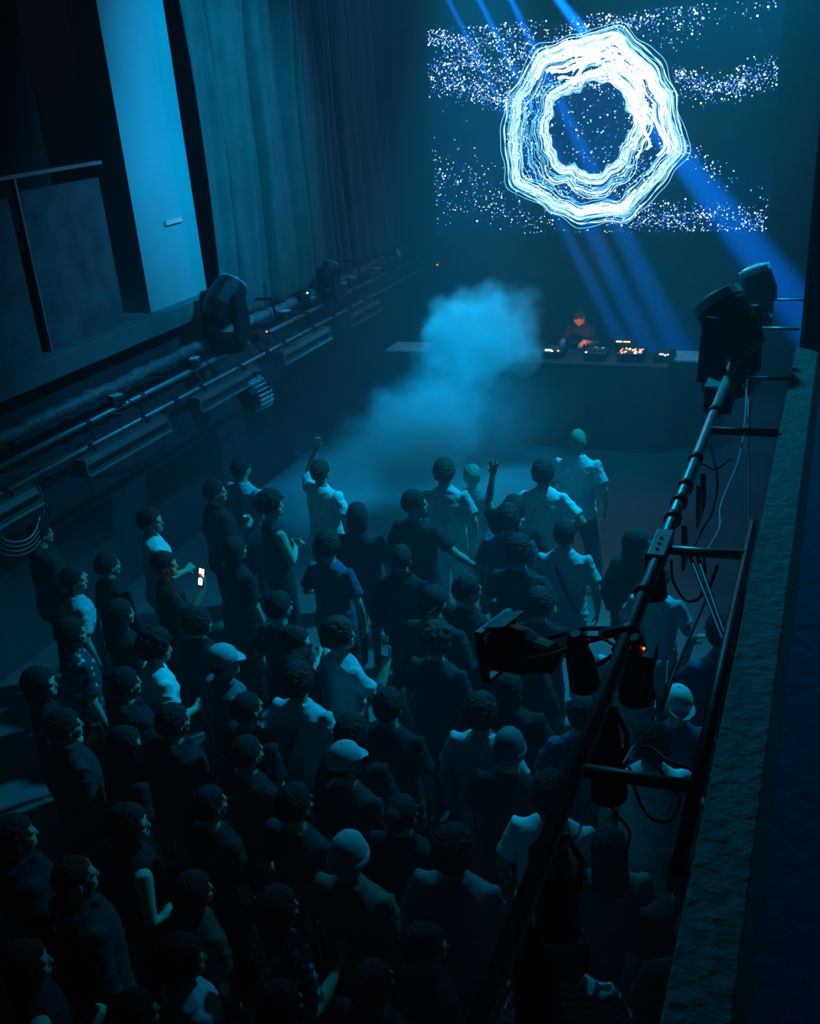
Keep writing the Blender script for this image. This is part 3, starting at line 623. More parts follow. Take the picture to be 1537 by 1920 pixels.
def hand(mb, wr, d, pn, curl):
    d = d.normalized(); pn = (pn - d * pn.dot(d)).normalized(); s = d.cross(pn).normalized()
    side = s if True else -s
    def pt(a, b, c): return wr + d * a + side * b + pn * c
    # palm
    rings = []
    for a, w_, t_ in ((-.012, .022, .017), (.02, .034, .016), (.055, .040, .014), (.088, .039, .011)):
        rings.append([pt(a, w_ * math.cos(2 * PI * k / 10), t_ * math.sin(2 * PI * k / 10)) for k in range(10)])
    mb.loft(rings)
    for i, (b, L) in enumerate(((-.029, .068), (-.010, .080), (.010, .075), (.028, .060))):
        p = pt(.078, b, 0); path = [p]; ang = 0.1 + .12 * i * curl
        spread = b * (1.2 if curl < .3 else .25)
        for j, seg in enumerate((.45, .32, .26)):
            ang += curl * (.35 + .55 * (j > 0)) if curl > .2 else .06
            p = p + (d * math.cos(ang) + pn * math.sin(ang)) * L * seg + side * spread * seg
            path.append(p)
        mb.tube(path, [.0105, .010, .0092, .0085], 7)
    sgn = -1
    p0 = pt(.022, sgn * .026, .006); p1 = p0 + (d * .55 + side * sgn * .75 + pn * .35).normalized() * .036
    p2 = p1 + (d * .85 + side * sgn * .2 + pn * (.3 + .5 * curl)).normalized() * .032
    mb.tube([p0, p1, p2], [.013, .012, .0095], 7)
HEAD0 = V(0, .005, 1.515)
def head_mat(yaw, pit, roll=0): return Matrix.Translation(HEAD0) @ Matrix.Rotation(yaw, 4, 'Z') @ Matrix.Rotation(pit, 4, 'X') @ Matrix.Rotation(roll, 4, 'Y')
def add_head(mb, hm):
    s = len(mb.v)
    mb.ell((0, -.002, .118), (.076, .097, .100))                 # skull
    mb.loft([[V(a * math.cos(2 * PI * k / 14), c + b * math.sin(2 * PI * k / 14), z) for k in range(14)] for z, c, a, b in
             ((-.008, .052, .026, .022), (.006, .048, .044, .040), (.035, .036, .058, .058), (.075, .022, .068, .072), (.11, .012, .072, .080))])   # jaw and cheeks
    mb.tube([(0, .092, .105), (0, .102, .075), (0, .106, .060), (0, .092, .053)], [.009, .012, .015, .010], 8)   # nose
    mb.ell((0, .091, .030), (.024, .011, .006)); mb.ell((0, .089, .020), (.022, .011, .006))      # lips
    mb.ell((0, .082, .002), (.020, .016, .014))                   # chin
    for q in (-1, 1):
        mb.ell((q * .033, .084, .112), (.030, .014, .010))        # brow
        mb.ell((q * .040, .070, .065), (.024, .020, .020))        # cheekbone
        mb.ell((q * .031, .080, .092), (.014, .010, .009))        # eye ball under the lid
        mb.ell((q * .079, -.008, .080), (.010, .022, .032), Matrix.Rotation(q * -.35, 3, 'Z'))   # ear
    mb.tube([(0, -.02, -.07), (0, -.012, -.02), (0, -.005, .05)], [.060, .056, .056], 12)      # upper neck
    mb.xf(hm, s)
LEAN = {'none': (0, 0), 'fwd': (.10, 0), 'dj': (.30, 0), 'left': (0, .10), 'right': (0, -.10)}
def lean_m(k):
    a, b = LEAN[k]; return Matrix.Translation((0, 0, .93)) @ Matrix.Rotation(-a, 4, 'X') @ Matrix.Rotation(-b, 4, 'Y') @ Matrix.Translation((0, 0, -.93))
def arm_pts(pose, left):
    e, w_, d, pn, c = ARMS[pose]; sh = V(.176, 0, 1.372)
    if pose in ('raise', 'phonehigh'): sh = V(.175, .01, 1.43)
    if left: sh, e, w_, d, pn = flipx(sh), flipx(e), flipx(w_), flipx(d), flipx(pn)
    return sh, e, w_, d, pn, c
def body_mesh(ra, la, lean, yaw, pit, slim, legs):
    mb = MB(); k = slim
    mb.rings_z([(0, 0, .84, .13 * k, .10), (0, -.01, .92, .168 * k, .115), (0, 0, 1.05, .140 * k, .100), (0, .005, 1.18, .150 * k, .108),
                (0, .005, 1.30, .170 * k, .112), (0, -.005, 1.380, .165 * k, .095), (0, -.012, 1.43, .115, .072), (0, -.015, 1.47, .066, .058), (0, -.012, 1.53, .054, .054)])
    for left in (0, 1):
        sh, e, w_, d, pn, c = arm_pts(ra if not left else la, left)
        root = V(sh.x * .55, 0, sh.z - .01)
        mid = e + (w_ - e) * .35
        mb.tube([root, sh, sh + (e - sh) * .4, e, mid, w_], [.054, .054, .047, .039, .040, .026], 10)
        hs = len(mb.v); hand(mb, w_, d, pn, c)
        if left:   # mirror the thumb side
            s_ = d.normalized().cross((pn - d.normalized() * pn.dot(d.normalized())).normalized())
            for i in range(hs, len(mb.v)):
                q = mb.v[i] - w_; mb.v[i] = mb.v[i] - s_ * 2 * q.dot(s_)
    add_head(mb, head_mat(yaw, pit))
    mb.xf(lean_m(lean))
    for q in (-1, 1):
        fx = LEGS[legs][q]
        mb.tube([(q * .085, 0, .90), (q * .095, .01, .70), (q * .10 + fx[0] * .5, .03 + fx[1] * .5, .48), (q * .105 + fx[0] * .8, .0 + fx[1] * .8, .30), (q * .105 + fx[0], -.02 + fx[1], .07)], [.095, .080, .057, .055, .038], 12)
        mb.tube([(q * .105 + fx[0], -.04 + fx[1], .05), (q * .115 + fx[0], .06 + fx[1], .04), (q * .125 + fx[0], .15 + fx[1], .03)], [.036, .040, .024], 8)
    return mb
LEGS = {'together': {-1: (0, 0), 1: (0, 0)}, 'step': {-1: (-.03, .10), 1: (.02, -.08)}, 'wide': {-1: (-.09, .02), 1: (.09, -.03)}}
def fold_disp(seed, a=.006):
    def f(c):
        n1 = noise.noise(Vector((c.x * 9, c.y * 9, c.z * 5 + seed)))
        n2 = noise.noise(Vector((c.x * 22 + c.z * 14, c.y * 20, c.z * 12 + seed)))
        r_ = 1 - abs(noise.noise(Vector((c.x * 7 + c.z * 6, c.y * 6, c.z * 9 - c.x * 5 + seed)))) * 2
        return a * (n1 * .9 + n2 * .6 + max(0, r_) ** 3 * .9)
    return f
def top_mesh(style, ra, la, lean, slim, seed):
    mb = MB(); k = slim
    loose = {'tee': .022, 'jacket': .034, 'tank': .014, 'hoodie': .044}[style]
    hem = {'tee': .82, 'jacket': .80, 'tank': .86, 'hoodie': .79}[style]
    L = loose
    mb.rings_z([(0, -.005, hem, .172 * k + L, .118 + L), (0, -.008, hem + .08, .170 * k + L, .118 + L), (0, 0, 1.05, .150 * k + L, .106 + L), (0, .005, 1.18, .156 * k + L, .110 + L),
                (0, .005, 1.30, .172 * k + L * .8, .112 + L * .8), (0, -.005, 1.385, .165 * k + L * .5, .094 + L * .7), (0, -.012, 1.432, .122 + L * .3, .074 + L * .5), (0, -.016, 1.468, .074 + L * .15, .062 + L * .15), (0, -.017, 1.485, .060 + L * .1, .060 + L * .1)], 20)
    if style == 'hoodie':
        mb.ell((0, -.085, 1.455), (.11, .060, .065)); mb.tube([(-.07, .04, 1.46), (0, .07, 1.44), (.07, .04, 1.46)], [.03, .03, .03], 8)
    if style == 'jacket':
        mb.tube([(.055, .02, 1.49), (.075, -.02, 1.49), (0, -.085, 1.50), (-.075, -.02, 1.49), (-.055, .02, 1.49)], .02, 8)
    for left in (0, 1):
        sh, e, w_, d, pn, c = arm_pts(ra if not left else la, left)
        root = V(sh.x * .5, 0, sh.z - .02)
        if style == 'tank': mb.tube([root, V(sh.x * .72, 0, sh.z + .012)], [.05, .045], 10)
        elif style == 'tee':
            mb.tube([root, sh, sh + (e - sh) * .35, sh + (e - sh) * .72], [.058, .063, .063, .068], 12)
        else:
            g = .016 if style == 'jacket' else .022
            mb.tube([root, sh, sh + (e - sh) * .5, e, e + (w_ - e) * .5, w_ - (w_ - e) * .06], [.052 + g, .055 + g, .052 + g, .050 + g, .044 + g, .034 + g * .7], 12)
    mb.xf(lean_m(lean))
    return remeshed(mb, 'shirt', .012, 3, fold_disp(seed, .010 if style != 'tank' else .005))
def trousers_mesh(legs, slim, seed):
    mb = MB(); k = slim
    mb.rings_z([(0, -.005, .78, .165 * k + .012, .115), (0, -.008, .88, .172 * k + .010, .124), (0, -.004, .97, .160 * k + .010, .115), (0, 0, 1.02, .148 * k + .008, .108)], 18)
    for q in (-1, 1):
        fx = LEGS[legs][q]
        mb.tube([(q * .085, 0, .88), (q * .095, .01, .70), (q * .10 + fx[0] * .5, .03 + fx[1] * .5, .48), (q * .105 + fx[0] * .8, 0 + fx[1] * .8, .30), (q * .105 + fx[0], -.02 + fx[1], .06)], [.108, .098, .080, .075, .072], 14)
    return remeshed(mb, 'trousers', .014, 3, fold_disp(seed + 5, .008))
def hair_mesh(style):
    mb = MB()
    def skull(ex, z0=.118, back=-.012, zs=1.0): mb.ell((0, back, z0), (.076 + ex, .097 + ex, (.100 + ex) * zs), None, 24, 16)
    amp, fr = .005, 48
    if style == 'short': skull(.016); amp = .007
    elif style == 'crop': skull(.007); amp = .002
    elif style == 'curly': skull(.034, .128); amp = .020; fr = 30
    elif style == 'puffy': skull(.030, .122, -.018); amp = .010
    elif style == 'bob':
        skull(.020); mb.rings_z([(0, -.035, -.045, .078, .062), (0, -.030, .03, .098, .082), (0, -.022, .11, .096, .100)], 18)
    elif style == 'long':
        skull(.018); mb.rings_z([(0, -.085, -.22, .085, .035), (0, -.075, -.10, .100, .050), (0, -.045, .0, .098, .070), (0, -.022, .11, .094, .098)], 18)
    elif style == 'bun':
        skull(.012); mb.ell((0, -.105, .17), (.045, .045, .042))
    elif style == 'tail':
        skull(.012); mb.tube([(0, -.10, .13), (0, -.15, .11), (0, -.155, .02), (0, -.135, -.08)], [.03, .036, .032, .012], 10)
    me = remeshed(mb, 'hair', .009, 2, lambda c: amp * (noise.noise(c * fr) + .5 * noise.noise(c * fr * 2.3)))
    for v in me.vertices:      # hair line: open face, clear neck
        c = v.co
        line = .150 if abs(c.x) < .052 else .135 - (abs(c.x) - .052) * 1.2
        if c.y > .045 and c.z < line: v.co = V(c.x * .62, c.y * .55, c.z * .8 + .02)
        elif style in ('short', 'crop', 'curly', 'puffy', 'bun', 'tail') and c.z < .045 and not (style == 'tail' and c.y < -.105):
            v.co = V(c.x * .6, c.y * .6, c.z + (.045 - c.z) * .9)
        elif style in ('short', 'crop', 'bun', 'tail') and abs(c.x) > .05 and -.04 < c.y < .045 and c.z < .10:
            v.co = V(c.x * .72, c.y, c.z)
    return me
def cap_mesh(style):
    mb = MB()
    n_ = 20
    def dome(ex, zlow, top):
        rows = []
        for a in (0, .25, .5, .75, .92, 1.0):
            th = a * PI / 2
            rows.append((0, -.010, zlow + (top - zlow) * math.sin(th), (.080 + ex) * max(.05, math.cos(th) ** .7), (.100 + ex) * max(.05, math.cos(th) ** .7)))
        mb.rings_z(rows, n_)
    if style == 'beanie':
        dome(.016, .10, .245); mb.rings_z([(0, -.01, .085, .098, .118), (0, -.01, .10, .103, .123), (0, -.01, .125, .101, .121), (0, -.01, .13, .095, .115)], n_)
    else:
        dome(.012, .115, .232)
        sg = -1 if style == 'backcap' else 1
        a = []; b = []
        for k in range(13):
            t = PI * k / 12; x = .082 * math.cos(t); y = .075 + .085 * math.sin(t)
            a.append(V(x, sg * y - .01, .128 - .03 * math.sin(t) + .006 * abs(x) / .08)); b.append(a[-1] + V(0, 0, -.006))
        c_ = [V(.082 * math.cos(PI * k / 12), sg * .05 - .01, .128) for k in range(13)]
        vs = a + c_; fs = [(k, k + 1, 13 + k + 1, 13 + k) for k in range(12)]
        mb.add(vs, fs); mb.add([v + V(0, 0, -.007) for v in vs], [tuple(reversed(f)) for f in fs])
        mb.ell((0, -.01, .233), (.008, .008, .006))
    me = mb.mesh('cap')
    bm = bmesh.new(); bm.from_mesh(me); bmesh.ops.recalc_face_normals(bm, faces=bm.faces); bm.to_mesh(me); bm.free()
    for p in me.polygons: p.use_smooth = True
    return me
def shoe_mesh():
    mb = MB()
    mb.loft([[V(x_ * math.cos(2 * PI * k / 12), y + 0 * k, max(0.0, z_ * .5 + z_ * .5 * math.sin(2 * PI * k / 12))) for k in range(12)] for y, x_, z_ in
             ((-.085, .020, .06), (-.07, .036, .10), (-.02, .040, .115), (.05, .042, .085), (.11, .046, .06), (.16, .040, .045), (.19, .018, .03))])
    return remeshed(mb, 'shoe', .008, 2)
_cache = {}
def cached(key, fn, *a):
    if key not in _cache: _cache[key] = fn(*a)
    return _cache[key]
SKIN = {'a': mat('skin_light', (.50, .34, .26), .7, 0, .06, 12, 0, .2), 'b': mat('skin_mid', (.38, .24, .17), .7, 0, .06, 12, 0, .2), 'c': mat('skin_deep', (.20, .12, .085), .7, 0, .06, 12, 0, .2)}
HAIRM = {'k': mat('hair_black', (.012, .011, .011), .75, 0, .3, 90, .8), 'n': mat('hair_brown', (.05, .033, .022), .75, 0, .3, 90, .8), 'g': mat('hair_fair', (.34, .29, .22), .7, 0, .2, 90, .8)}
CLOTH = {}
for nm, c in {'white': (.66, .68, .70), 'pale': (.40, .44, .48), 'grey': (.14, .15, .165), 'denim': (.05, .07, .12), 'blue': (.05, .08, .15), 'black': (.018, .018, .021),
              'char': (.030, .032, .036), 'olive': (.055, .065, .045), 'brown': (.075, .055, .045), 'green': (.03, .12, .09), 'khaki': (.26, .23, .18)}.items():
    CLOTH[nm] = mat('cloth_' + nm, c, .88, 0, .12, 18, .15, .15)
def stripe_mat():
    m = bpy.data.materials.new('cloth_striped'); m.use_nodes = True; n, l = nodes_of(m)
    tc = n.new('ShaderNodeTexCoord'); wv = n.new('ShaderNodeTexWave'); wv.inputs['Scale'].default_value = 9; wv.bands_direction = 'Z'; wv.inputs['Distortion'].default_value = 1.0
    l.new(tc.outputs['Object'], wv.inputs['Vector']); cr = n.new('ShaderNodeValToRGB'); cr.color_ramp.interpolation = 'CONSTANT'
    cr.color_ramp.elements[0].color = (.03, .03, .04, 1); cr.color_ramp.elements[1].position = .5; cr.color_ramp.elements[1].color = (.5, .52, .54, 1)
    l.new(wv.outputs['Fac'], cr.inputs['Fac']); b = n['Principled BSDF']; l.new(cr.outputs['Color'], b.inputs['Base Color']); b.inputs['Roughness'].default_value = .9
    return m
CLOTH['stripe'] = stripe_mat()
def pattern_mat():
    m = mat('cloth_patterned', (.03, .03, .04), .9); n, l = nodes_of(m)
    vo = n.new('ShaderNodeTexVoronoi'); vo.inputs['Scale'].default_value = 16; tc = n.new('ShaderNodeTexCoord'); l.new(tc.outputs['Object'], vo.inputs['Vector'])
    cr = n.new('ShaderNodeValToRGB'); cr.color_ramp.elements[0].position = .25; cr.color_ramp.elements[0].color = (.42, .45, .5, 1); cr.color_ramp.elements[1].position = .34; cr.color_ramp.elements[1].color = (.03, .035, .05, 1)
    l.new(vo.outputs['Distance'], cr.inputs['Fac']); l.new(cr.outputs['Color'], n['Principled BSDF'].inputs['Base Color']); return m
CLOTH['pattern'] = pattern_mat()
M['eye'] = mat('eye_dark', (.04, .035, .03), .2, 0, .1, 4)
def inst(me, name, m, parent):
    o = bpy.data.objects.new(name, me); COL.objects.link(o); o.parent = parent
    if not me.materials: me.materials.append(m)
    o.material_slots[0].link = 'OBJECT'; o.material_slots[0].material = m
    return o
PEOPLE = []
def person(px, py, face, label, top='tee', topc='black', ra='down', la='down', hair='short', hc='k', skin='a', tr='char', yaw=0, pit=0,
           lean='none', legs='together', cap=None, capc='grey', h=1.72, slim=1.0, strap=None, eyes=False, loc=None, z0=0.0, glasses=False):
    """px,py = the middle of the head in the photo; face = heading in degrees (0 looks at the stage, + turns left)."""
    s = h / 1.72
    if loc is None:
        rz_ = R(face)
        hp = lean_m(lean) @ (HEAD0 + V(0, 0, .105))
        q = atz(px, py, z0 + hp.z * s)
        offv = Matrix.Rotation(rz_, 3, 'Z') @ V(hp.x, hp.y, 0) * s
        loc = (q.x - offv.x, q.y - offv.y, z0)
    root = empty('person', loc, R(face)); root.scale = (s, s, s)
    sl = .92 if slim < 1 else (1.1 if slim > 1 else 1.0)
    bk = ('body', ra, la, lean, yaw, pit, sl, legs)
    body = cached(bk, lambda: remeshed(body_mesh(ra, la, lean, R(yaw), R(pit), sl, legs), 'body', .0085, 3))
    bo = inst(body, 'body', SKIN[skin], root)
    seed = hash_(ra + la + lean + top)
    to = inst(cached(('top', top, ra, la, lean, sl), lambda: top_mesh(top, ra, la, lean, sl, seed)), {'tee': 'shirt', 'jacket': 'jacket', 'tank': 'tank_top', 'hoodie': 'hoodie'}[top], CLOTH[topc], root)
    inst(cached(('tr', legs, sl), lambda: trousers_mesh(legs, sl, 3)), 'trousers', CLOTH[tr], root)
    hm = lean_m(lean) @ head_mat(R(yaw), R(pit))
    if hair != 'bald':
        o = inst(cached(('hair', hair), lambda: hair_mesh(hair)), 'hair', HAIRM[hc], root); o.matrix_local = hm
    if cap:
        o = inst(cached(('cap', cap), lambda: cap_mesh(cap)), 'beanie' if cap == 'beanie' else 'cap', CLOTH[capc], root); o.matrix_local = hm
    if eyes:
        for q in (-1, 1):
            o = inst(cached('eye', lambda: MB().ell((0, 0, 0), (.012, .006, .006)).mesh('eye')), 'eye', M['eye'], bo)
            o.matrix_local = hm @ Matrix.Translation((q * .031, .0895, .093))
    sh = cached('shoe', shoe_mesh)
    for q in (-1, 1):
        o = inst(sh, 'shoe', CLOTH['black' if tr != 'black' else 'char'], root); fx = LEGS[legs][q]; o.location = (q * .112 + fx[0], fx[1] - .01, 0); o.rotation_euler = (0, 0, -q * .12)
    if strap:
        d_ = 1 if strap == 'r' else -1
        mb = MB(); pts = []
        for k in range(25):
            t_ = 2 * PI * k / 24; u_ = math.cos(t_)
            pts.append((d_ * (-.03 + .115 * u_), .165 * math.sin(t_) - .004, 1.17 + .27 * u_ - .02 * abs(math.sin(t_))))
        mb.tube(pts, .013, 6); mb.xf(lean_m(lean)); mb.build('bag_strap', CLOTH['black'], to, smooth=True)
    tag(root, label, 'person', 'crowd on the dance floor')
    PEOPLE.append((root, hm, lean, s, ra, la))
    return root
def hash_(s): return sum((i + 1) * ord(c) for i, c in enumerate(s)) % 97 * 1.7
def wrist_world(root, pose, left=False, lean='none', fwd=.06, palm=.02):
    e, w_, d, pn, c = ARMS[pose]
    if left: w_, d, pn = flipx(w_), flipx(d), flipx(pn)
    d = d.normalized(); pn = (pn - d * pn.dot(d)).normalized()
    return root.matrix_basis @ (lean_m(lean) @ (w_ + d * fwd + pn * palm)), (root.matrix_basis.to_3x3().normalized() @ d), (root.matrix_basis.to_3x3().normalized() @ pn)

P = person
p_white = P(1083, 826, 4, 'person in a white tee with a pale shaved head standing furthest forward', topc='white', hair='crop', hc='g', ra='down', la='down', tr='char', h=1.78, legs='wide')
P(1018, 886, 6, 'person in a white tee with dark hair and elbows bent at the waist', topc='white', ra='hip', la='hip', tr='black', h=1.76, hair='puffy', skin='b')
P(835, 882, 10, 'person in a pale shirt with a round head half hidden in the thick smoke', topc='pale', tr='pale', hair='puffy', hc='n', ra='down', la='front', h=1.76)
P(884, 893, -10, 'person with pale hair almost lost in the smoke behind the round head', topc='grey', hair='short', hc='g', h=1.60)
p_up = P(601, 884, -8, 'person in a loose pale tee in the smoke holding a phone up high', topc='white', la='phonehigh', ra='down', tr='char', hair='short', hc='n', h=1.74)
P(452, 878, -14, 'person in a pale blue shirt with a dark shoulder strap at the back left', topc='pale', strap='r', hair='short', tr='denim', h=1.72)
p_cup = P(403, 921, -34, 'person in black holding a drink at the left edge of the haze, face in profile', top='jacket', topc='black', ra='cup', la='down', yaw=-18, hair='short', tr='black', eyes=True, skin='a')
P(508, 946, -40, 'person with curly dark hair in a dark tank top, arms folded, looking right', top='tank', topc='char', ra='cross', la='front', yaw=-22, hair='curly', eyes=True, h=1.75)
P(679, 962, 8, 'dark silhouette of a person with a smooth bob against the smoke', topc='char', hair='bob', h=1.70)
p_out = P(772, 948, -6, 'dark silhouette of a person with the right arm held out over bare floor', topc='black', ra='side', la='down', yaw=-52, hair='short', tr='black', h=1.78, legs='wide', eyes=True)
P(936, 958, 6, 'person in a dusky blue tee with tousled dark hair below the raised hand', topc='denim', hair='puffy', ra='down', la='down', h=1.75)
P(963, 955, 14, 'person in black with one arm raised high, open hand up', topc='black', la='raise', ra='down', hair='puffy', h=1.68)
P(973, 1032, -4, 'person in a dark jacket with lit shoulders, pale right forearm held out low', top='tee', topc='char', ra='front', la='front', hair='puffy', h=1.78, slim=1.2)
P(1105, 1002, 8, 'person in a grey tee with a dark bag strap near the pipe truss', topc='pale', strap='l', hair='short', tr='pale', h=1.74)
P(1150, 1018, -30, 'person with long dark hair in black looking right beside the grey tee', top='jacket', topc='black', hair='long', yaw=-20, h=1.72, eyes=True)
P(1192, 1062, 0, 'person with dark hair and a pale sleeve next to the truss pipe', topc='pale', hair='puffy', hc='n', ra='front', h=1.62)
P(632, 1022, -6, 'person in a dark blue tee with a brightly lit right arm in mid crowd', topc='blue', ra='down', la='front', hair='puffy', h=1.72)
P(735, 1046, 2, 'person in black seen from behind directly below the outstretched arm', top='jacket', topc='black', hair='short', h=1.66)
P(884, 1106, -24, 'person in a dark tee with cropped hair and head turned right beside the bare floor', topc='black', hair='short', yaw=-16, h=1.74)
P(815, 1126, -6, 'person in a dark jacket and dark cap with one lit shoulder in mid crowd', top='jacket', topc='char', cap='backcap', capc='char', hair='crop', h=1.76)
P(1000, 1132, 4, 'person with dark tousled hair just above the round spotlight housing', topc='black', hair='puffy', h=1.66, ra='front', la='front')
p_sleeve = P(281, 976, -42, 'person in profile with a brightly lit white sleeve at the left of the crowd', topc='white', ra='front', la='down', yaw=-20, hair='short', tr='black', eyes=True, h=1.76)
p_ph = P(309, 1058, -46, 'person in profile holding a glowing phone up in front of the face', topc='black', ra='phone', la='down', yaw=-18, hair='short', skin='b', eyes=True, h=1.66)
P(516, 1150, -16, 'person in a dark top with a lit shoulder in front of the folded arms', topc='char', hair='short', ra='front', h=1.74)
P(303, 1216, -36, 'person in a creased white tee leaning with one arm out, left of the cap', topc='white', ra='front', la='down', yaw=-14, hair='curly', tr='denim', lean='fwd', h=1.70)
P(424, 1232, -26, 'person in a pale peaked cap and dark jacket with a lit right sleeve', top='jacket', topc='grey', cap='cap', capc='pale', hair='crop', ra='front', yaw=-16, h=1.76)
p_hold = P(602, 1202, -34, 'person in a pale tee holding a small phone in a raised hand', topc='pale', ra='phone', yaw=-16, hair='puffy', hc='n', h=1.74, eyes=True)
P(566, 1278, -6, 'person with dark hair and a wide pale blue shirt with a black strap', topc='pale', strap='r', hair='puffy', tr='black', h=1.74, slim=1.2)
P(545, 1214, -44, 'person in black with only the cheek lit, behind the pale blue shirt', topc='black', hair='short', yaw=-20, h=1.74, eyes=True)
P(661, 1416, -12, 'person in a faded blue peaked cap turned away in the dark middle', topc='char', cap='cap', capc='pale', hair='crop', h=1.72, yaw=-12)
P(606, 1402, -2, 'person with dark hair close behind the faded blue cap', topc='black', hair='puffy', h=1.66)
P(88, 1282, -40, 'person with dark hair and a lit forehead at the left edge, arm bent', top='tank', topc='black', ra='front', la='hip', yaw=-16, hair='bob', h=1.70, eyes=True)
P(150, 1350, -30, 'person in a dark jacket right behind the bent lit arm at left', top='jacket', topc='char', hair='short', h=1.70)
P(212, 1398, -38, 'person in black whose small pale cheek shows left of centre', topc='black', hair='bob', yaw=-14, h=1.66, eyes=True)
P(140, 1086, -40, 'person in a pale blue tee among dark figures at far left', topc='pale', hair='short', h=1.64, yaw=-10)
P(134, 1186, -30, 'person in a patterned shirt at far left below the pale blue tee', topc='pattern', hair='bob', h=1.70, yaw=-10)
P(76, 1000, -30, 'person in a dark hooded top under the coiled cable at the far left edge', top='hoodie', topc='char', hair='short', ra='front', h=1.70)
P(200, 1060, -26, 'person in black standing left of the bright white sleeve', top='jacket', topc='black', hair='short', h=1.66)
P(768, 1216, -10, 'person with curly hair catching small highlights in mid crowd', topc='char', hair='curly', hc='n', h=1.70)
P(945, 1300, 8, 'person with a faint streak in dark hair below the round spotlight', top='hoodie', topc='black', hair='bob', h=1.70)
P(862, 1352, 0, 'person in a pale top with a dark head in front of the gap of floor', topc='pale', hair='puffy', tr='pale', h=1.70)
P(955, 1402, 4, 'person in a pale topped bucket beanie below the round spotlight', topc='black', cap='beanie', capc='grey', hair='crop', h=1.70)
P(1062, 1352, 10, 'person in a dark tee with a raised pale hand by the hanging lamps', topc='denim', hair='short', ra='face', h=1.70)
P(1035, 1492, 6, 'person in a loose white tee with a big dark head left of the hanging cables', topc='white', hair='puffy', h=1.76, slim=1.2, skin='b')
P(1222, 1392, 18, 'person in a white shirt with dark round hair seen through the truss', topc='white', hair='puffy', tr='white', h=1.72)
P(1252, 1322, 24, 'person in a pale backwards cap seen through the truss beside bare floor', topc='denim', cap='backcap', capc='white', hair='crop', h=1.68)
P(1345, 1184, 30, 'person in a blue shirt with a big dark head by the balcony', topc='blue', la='face', hair='puffy', yaw=24, tr='black', h=1.80, eyes=True)
P(1237, 1192, 6, 'person with a tall dark head of hair right of the lower truss pipe', topc='pale', hair='long', h=1.72)
P(664, 1632, -4, 'person in a pale blue beanie and dark green top with lit shoulders in front', topc='green', cap='beanie', capc='pale', hair='crop', h=1.74, slim=1.2)
P(842, 1592, 2, 'person with a broad back and two lit shoulders right of the beanie', topc='grey', hair='puffy', h=1.76, slim=1.2)
P(792, 1745, -36, 'person in profile low between the beanie and the broad back', topc='black', hair='short', yaw=-20, h=1.62, eyes=True)
P(268, 1548, -40, 'person in black whose face and bare arm are edged in light at lower left', top='tank', topc='black', ra='front', yaw=-16, hair='bob', h=1.70, eyes=True)
P(368, 1776, -34, 'person in a pale creased shirt at the lower left', topc='pale', hair='puffy', ra='front', yaw=-10, h=1.66)
P(82, 1800, -44, 'person with a thin lit arm at the bottom left', top='tank', topc='black', ra='cup', la='down', hair='long', h=1.66)
P(492, 1690, -30, 'person in a patterned dark shirt holding something pale at lower centre left', topc='pattern', ra='cup', hair='bob', h=1.68)
P(1270, 1612, 30, 'person in a dark tee with a lit left shoulder near the balcony edge', topc='char', hair='puffy', h=1.72, slim=1.2)
P(1062, 1790, 12, 'person in a striped pale top at the bottom below the cables', topc='stripe', hair='puffy', h=1.70, ra='front')
P(905, 1850, 0, 'person in olive with a lit forearm at the bottom, left of the striped top', topc='olive', la='front', hair='short', h=1.68)
P(1160, 1560, 20, 'person in a grey top with long dark hair behind the hanging cables', topc='grey', hair='long', h=1.66, tr='pale')
# darker figures filling the floor
P(330, 1350, -24, 'person in a black hoodie below the creased white tee', top='hoodie', topc='black', hair='short', h=1.70)
P(480, 1400, -18, 'person in black below the lit sleeve, arm stretched low', topc='black', ra='front', hair='tail', h=1.66)
P(390, 1520, -20, 'person in black with a ponytail in the dark lower left', topc='black', hair='tail', h=1.64)
P(520, 1540, -12, 'person in a charcoal tee in the dark left of the faded blue cap', topc='char', hair='short', h=1.74)
P(742, 1470, -4, 'person in a black jacket right of the faded blue cap', top='jacket', topc='black', hair='bun', h=1.66)
P(28, 1565, -36, 'person in black at the left edge below the lit forehead', top='hoodie', topc='black', hair='short', h=1.72)
P(130, 1650, -34, 'person in a dark hoodie in the bottom left darkness', top='hoodie', topc='char', hair='crop', h=1.74)
P(240, 1830, -26, 'person in an olive jacket at the bottom left beside the creased shirt', top='jacket', topc='olive', hair='short', h=1.70)
P(520, 1830, -14, 'person in black at the bottom left of centre below the patterned shirt', topc='black', hair='short', h=1.72)
P(395, 1640, -26, 'person in brown between the edged face and the patterned shirt', topc='brown', hair='bob', h=1.60)
P(1218, 1748, 16, 'person in a black jacket below the cables right of the striped top', top='jacket', topc='black', hair='short', h=1.70)
P(720, 1850, -6, 'person in black at the bottom edge below the green top', topc='black', hair='tail', h=1.70)
P(870, 1225, 2, 'person in black standing left of the round spotlight housing', top='hoodie', topc='black', hair='short', h=1.70)
P(745, 1330, -4, 'person in black in the dark middle above the bun', topc='black', hair='short', h=1.70)
P(262, 1262, -28, 'person in a black hoodie directly left of the curly head in white', top='hoodie', topc='black', hair='short', h=1.68)
P(372, 1168, -26, 'person in a black jacket between the glowing phone and the pale peaked cap', top='jacket', topc='black', hair='puffy', h=1.64)
P(452, 1318, -20, 'person in a black tee just below the pale peaked cap', topc='black', hair='crop', h=1.70)
P(440, 1030, -24, 'person in black between the drink holder and the folded arms', topc='black', hair='bob', h=1.66)
P(225, 1150, -30, 'person in a black tee left of the creased white tee', topc='black', hair='bob', h=1.66)
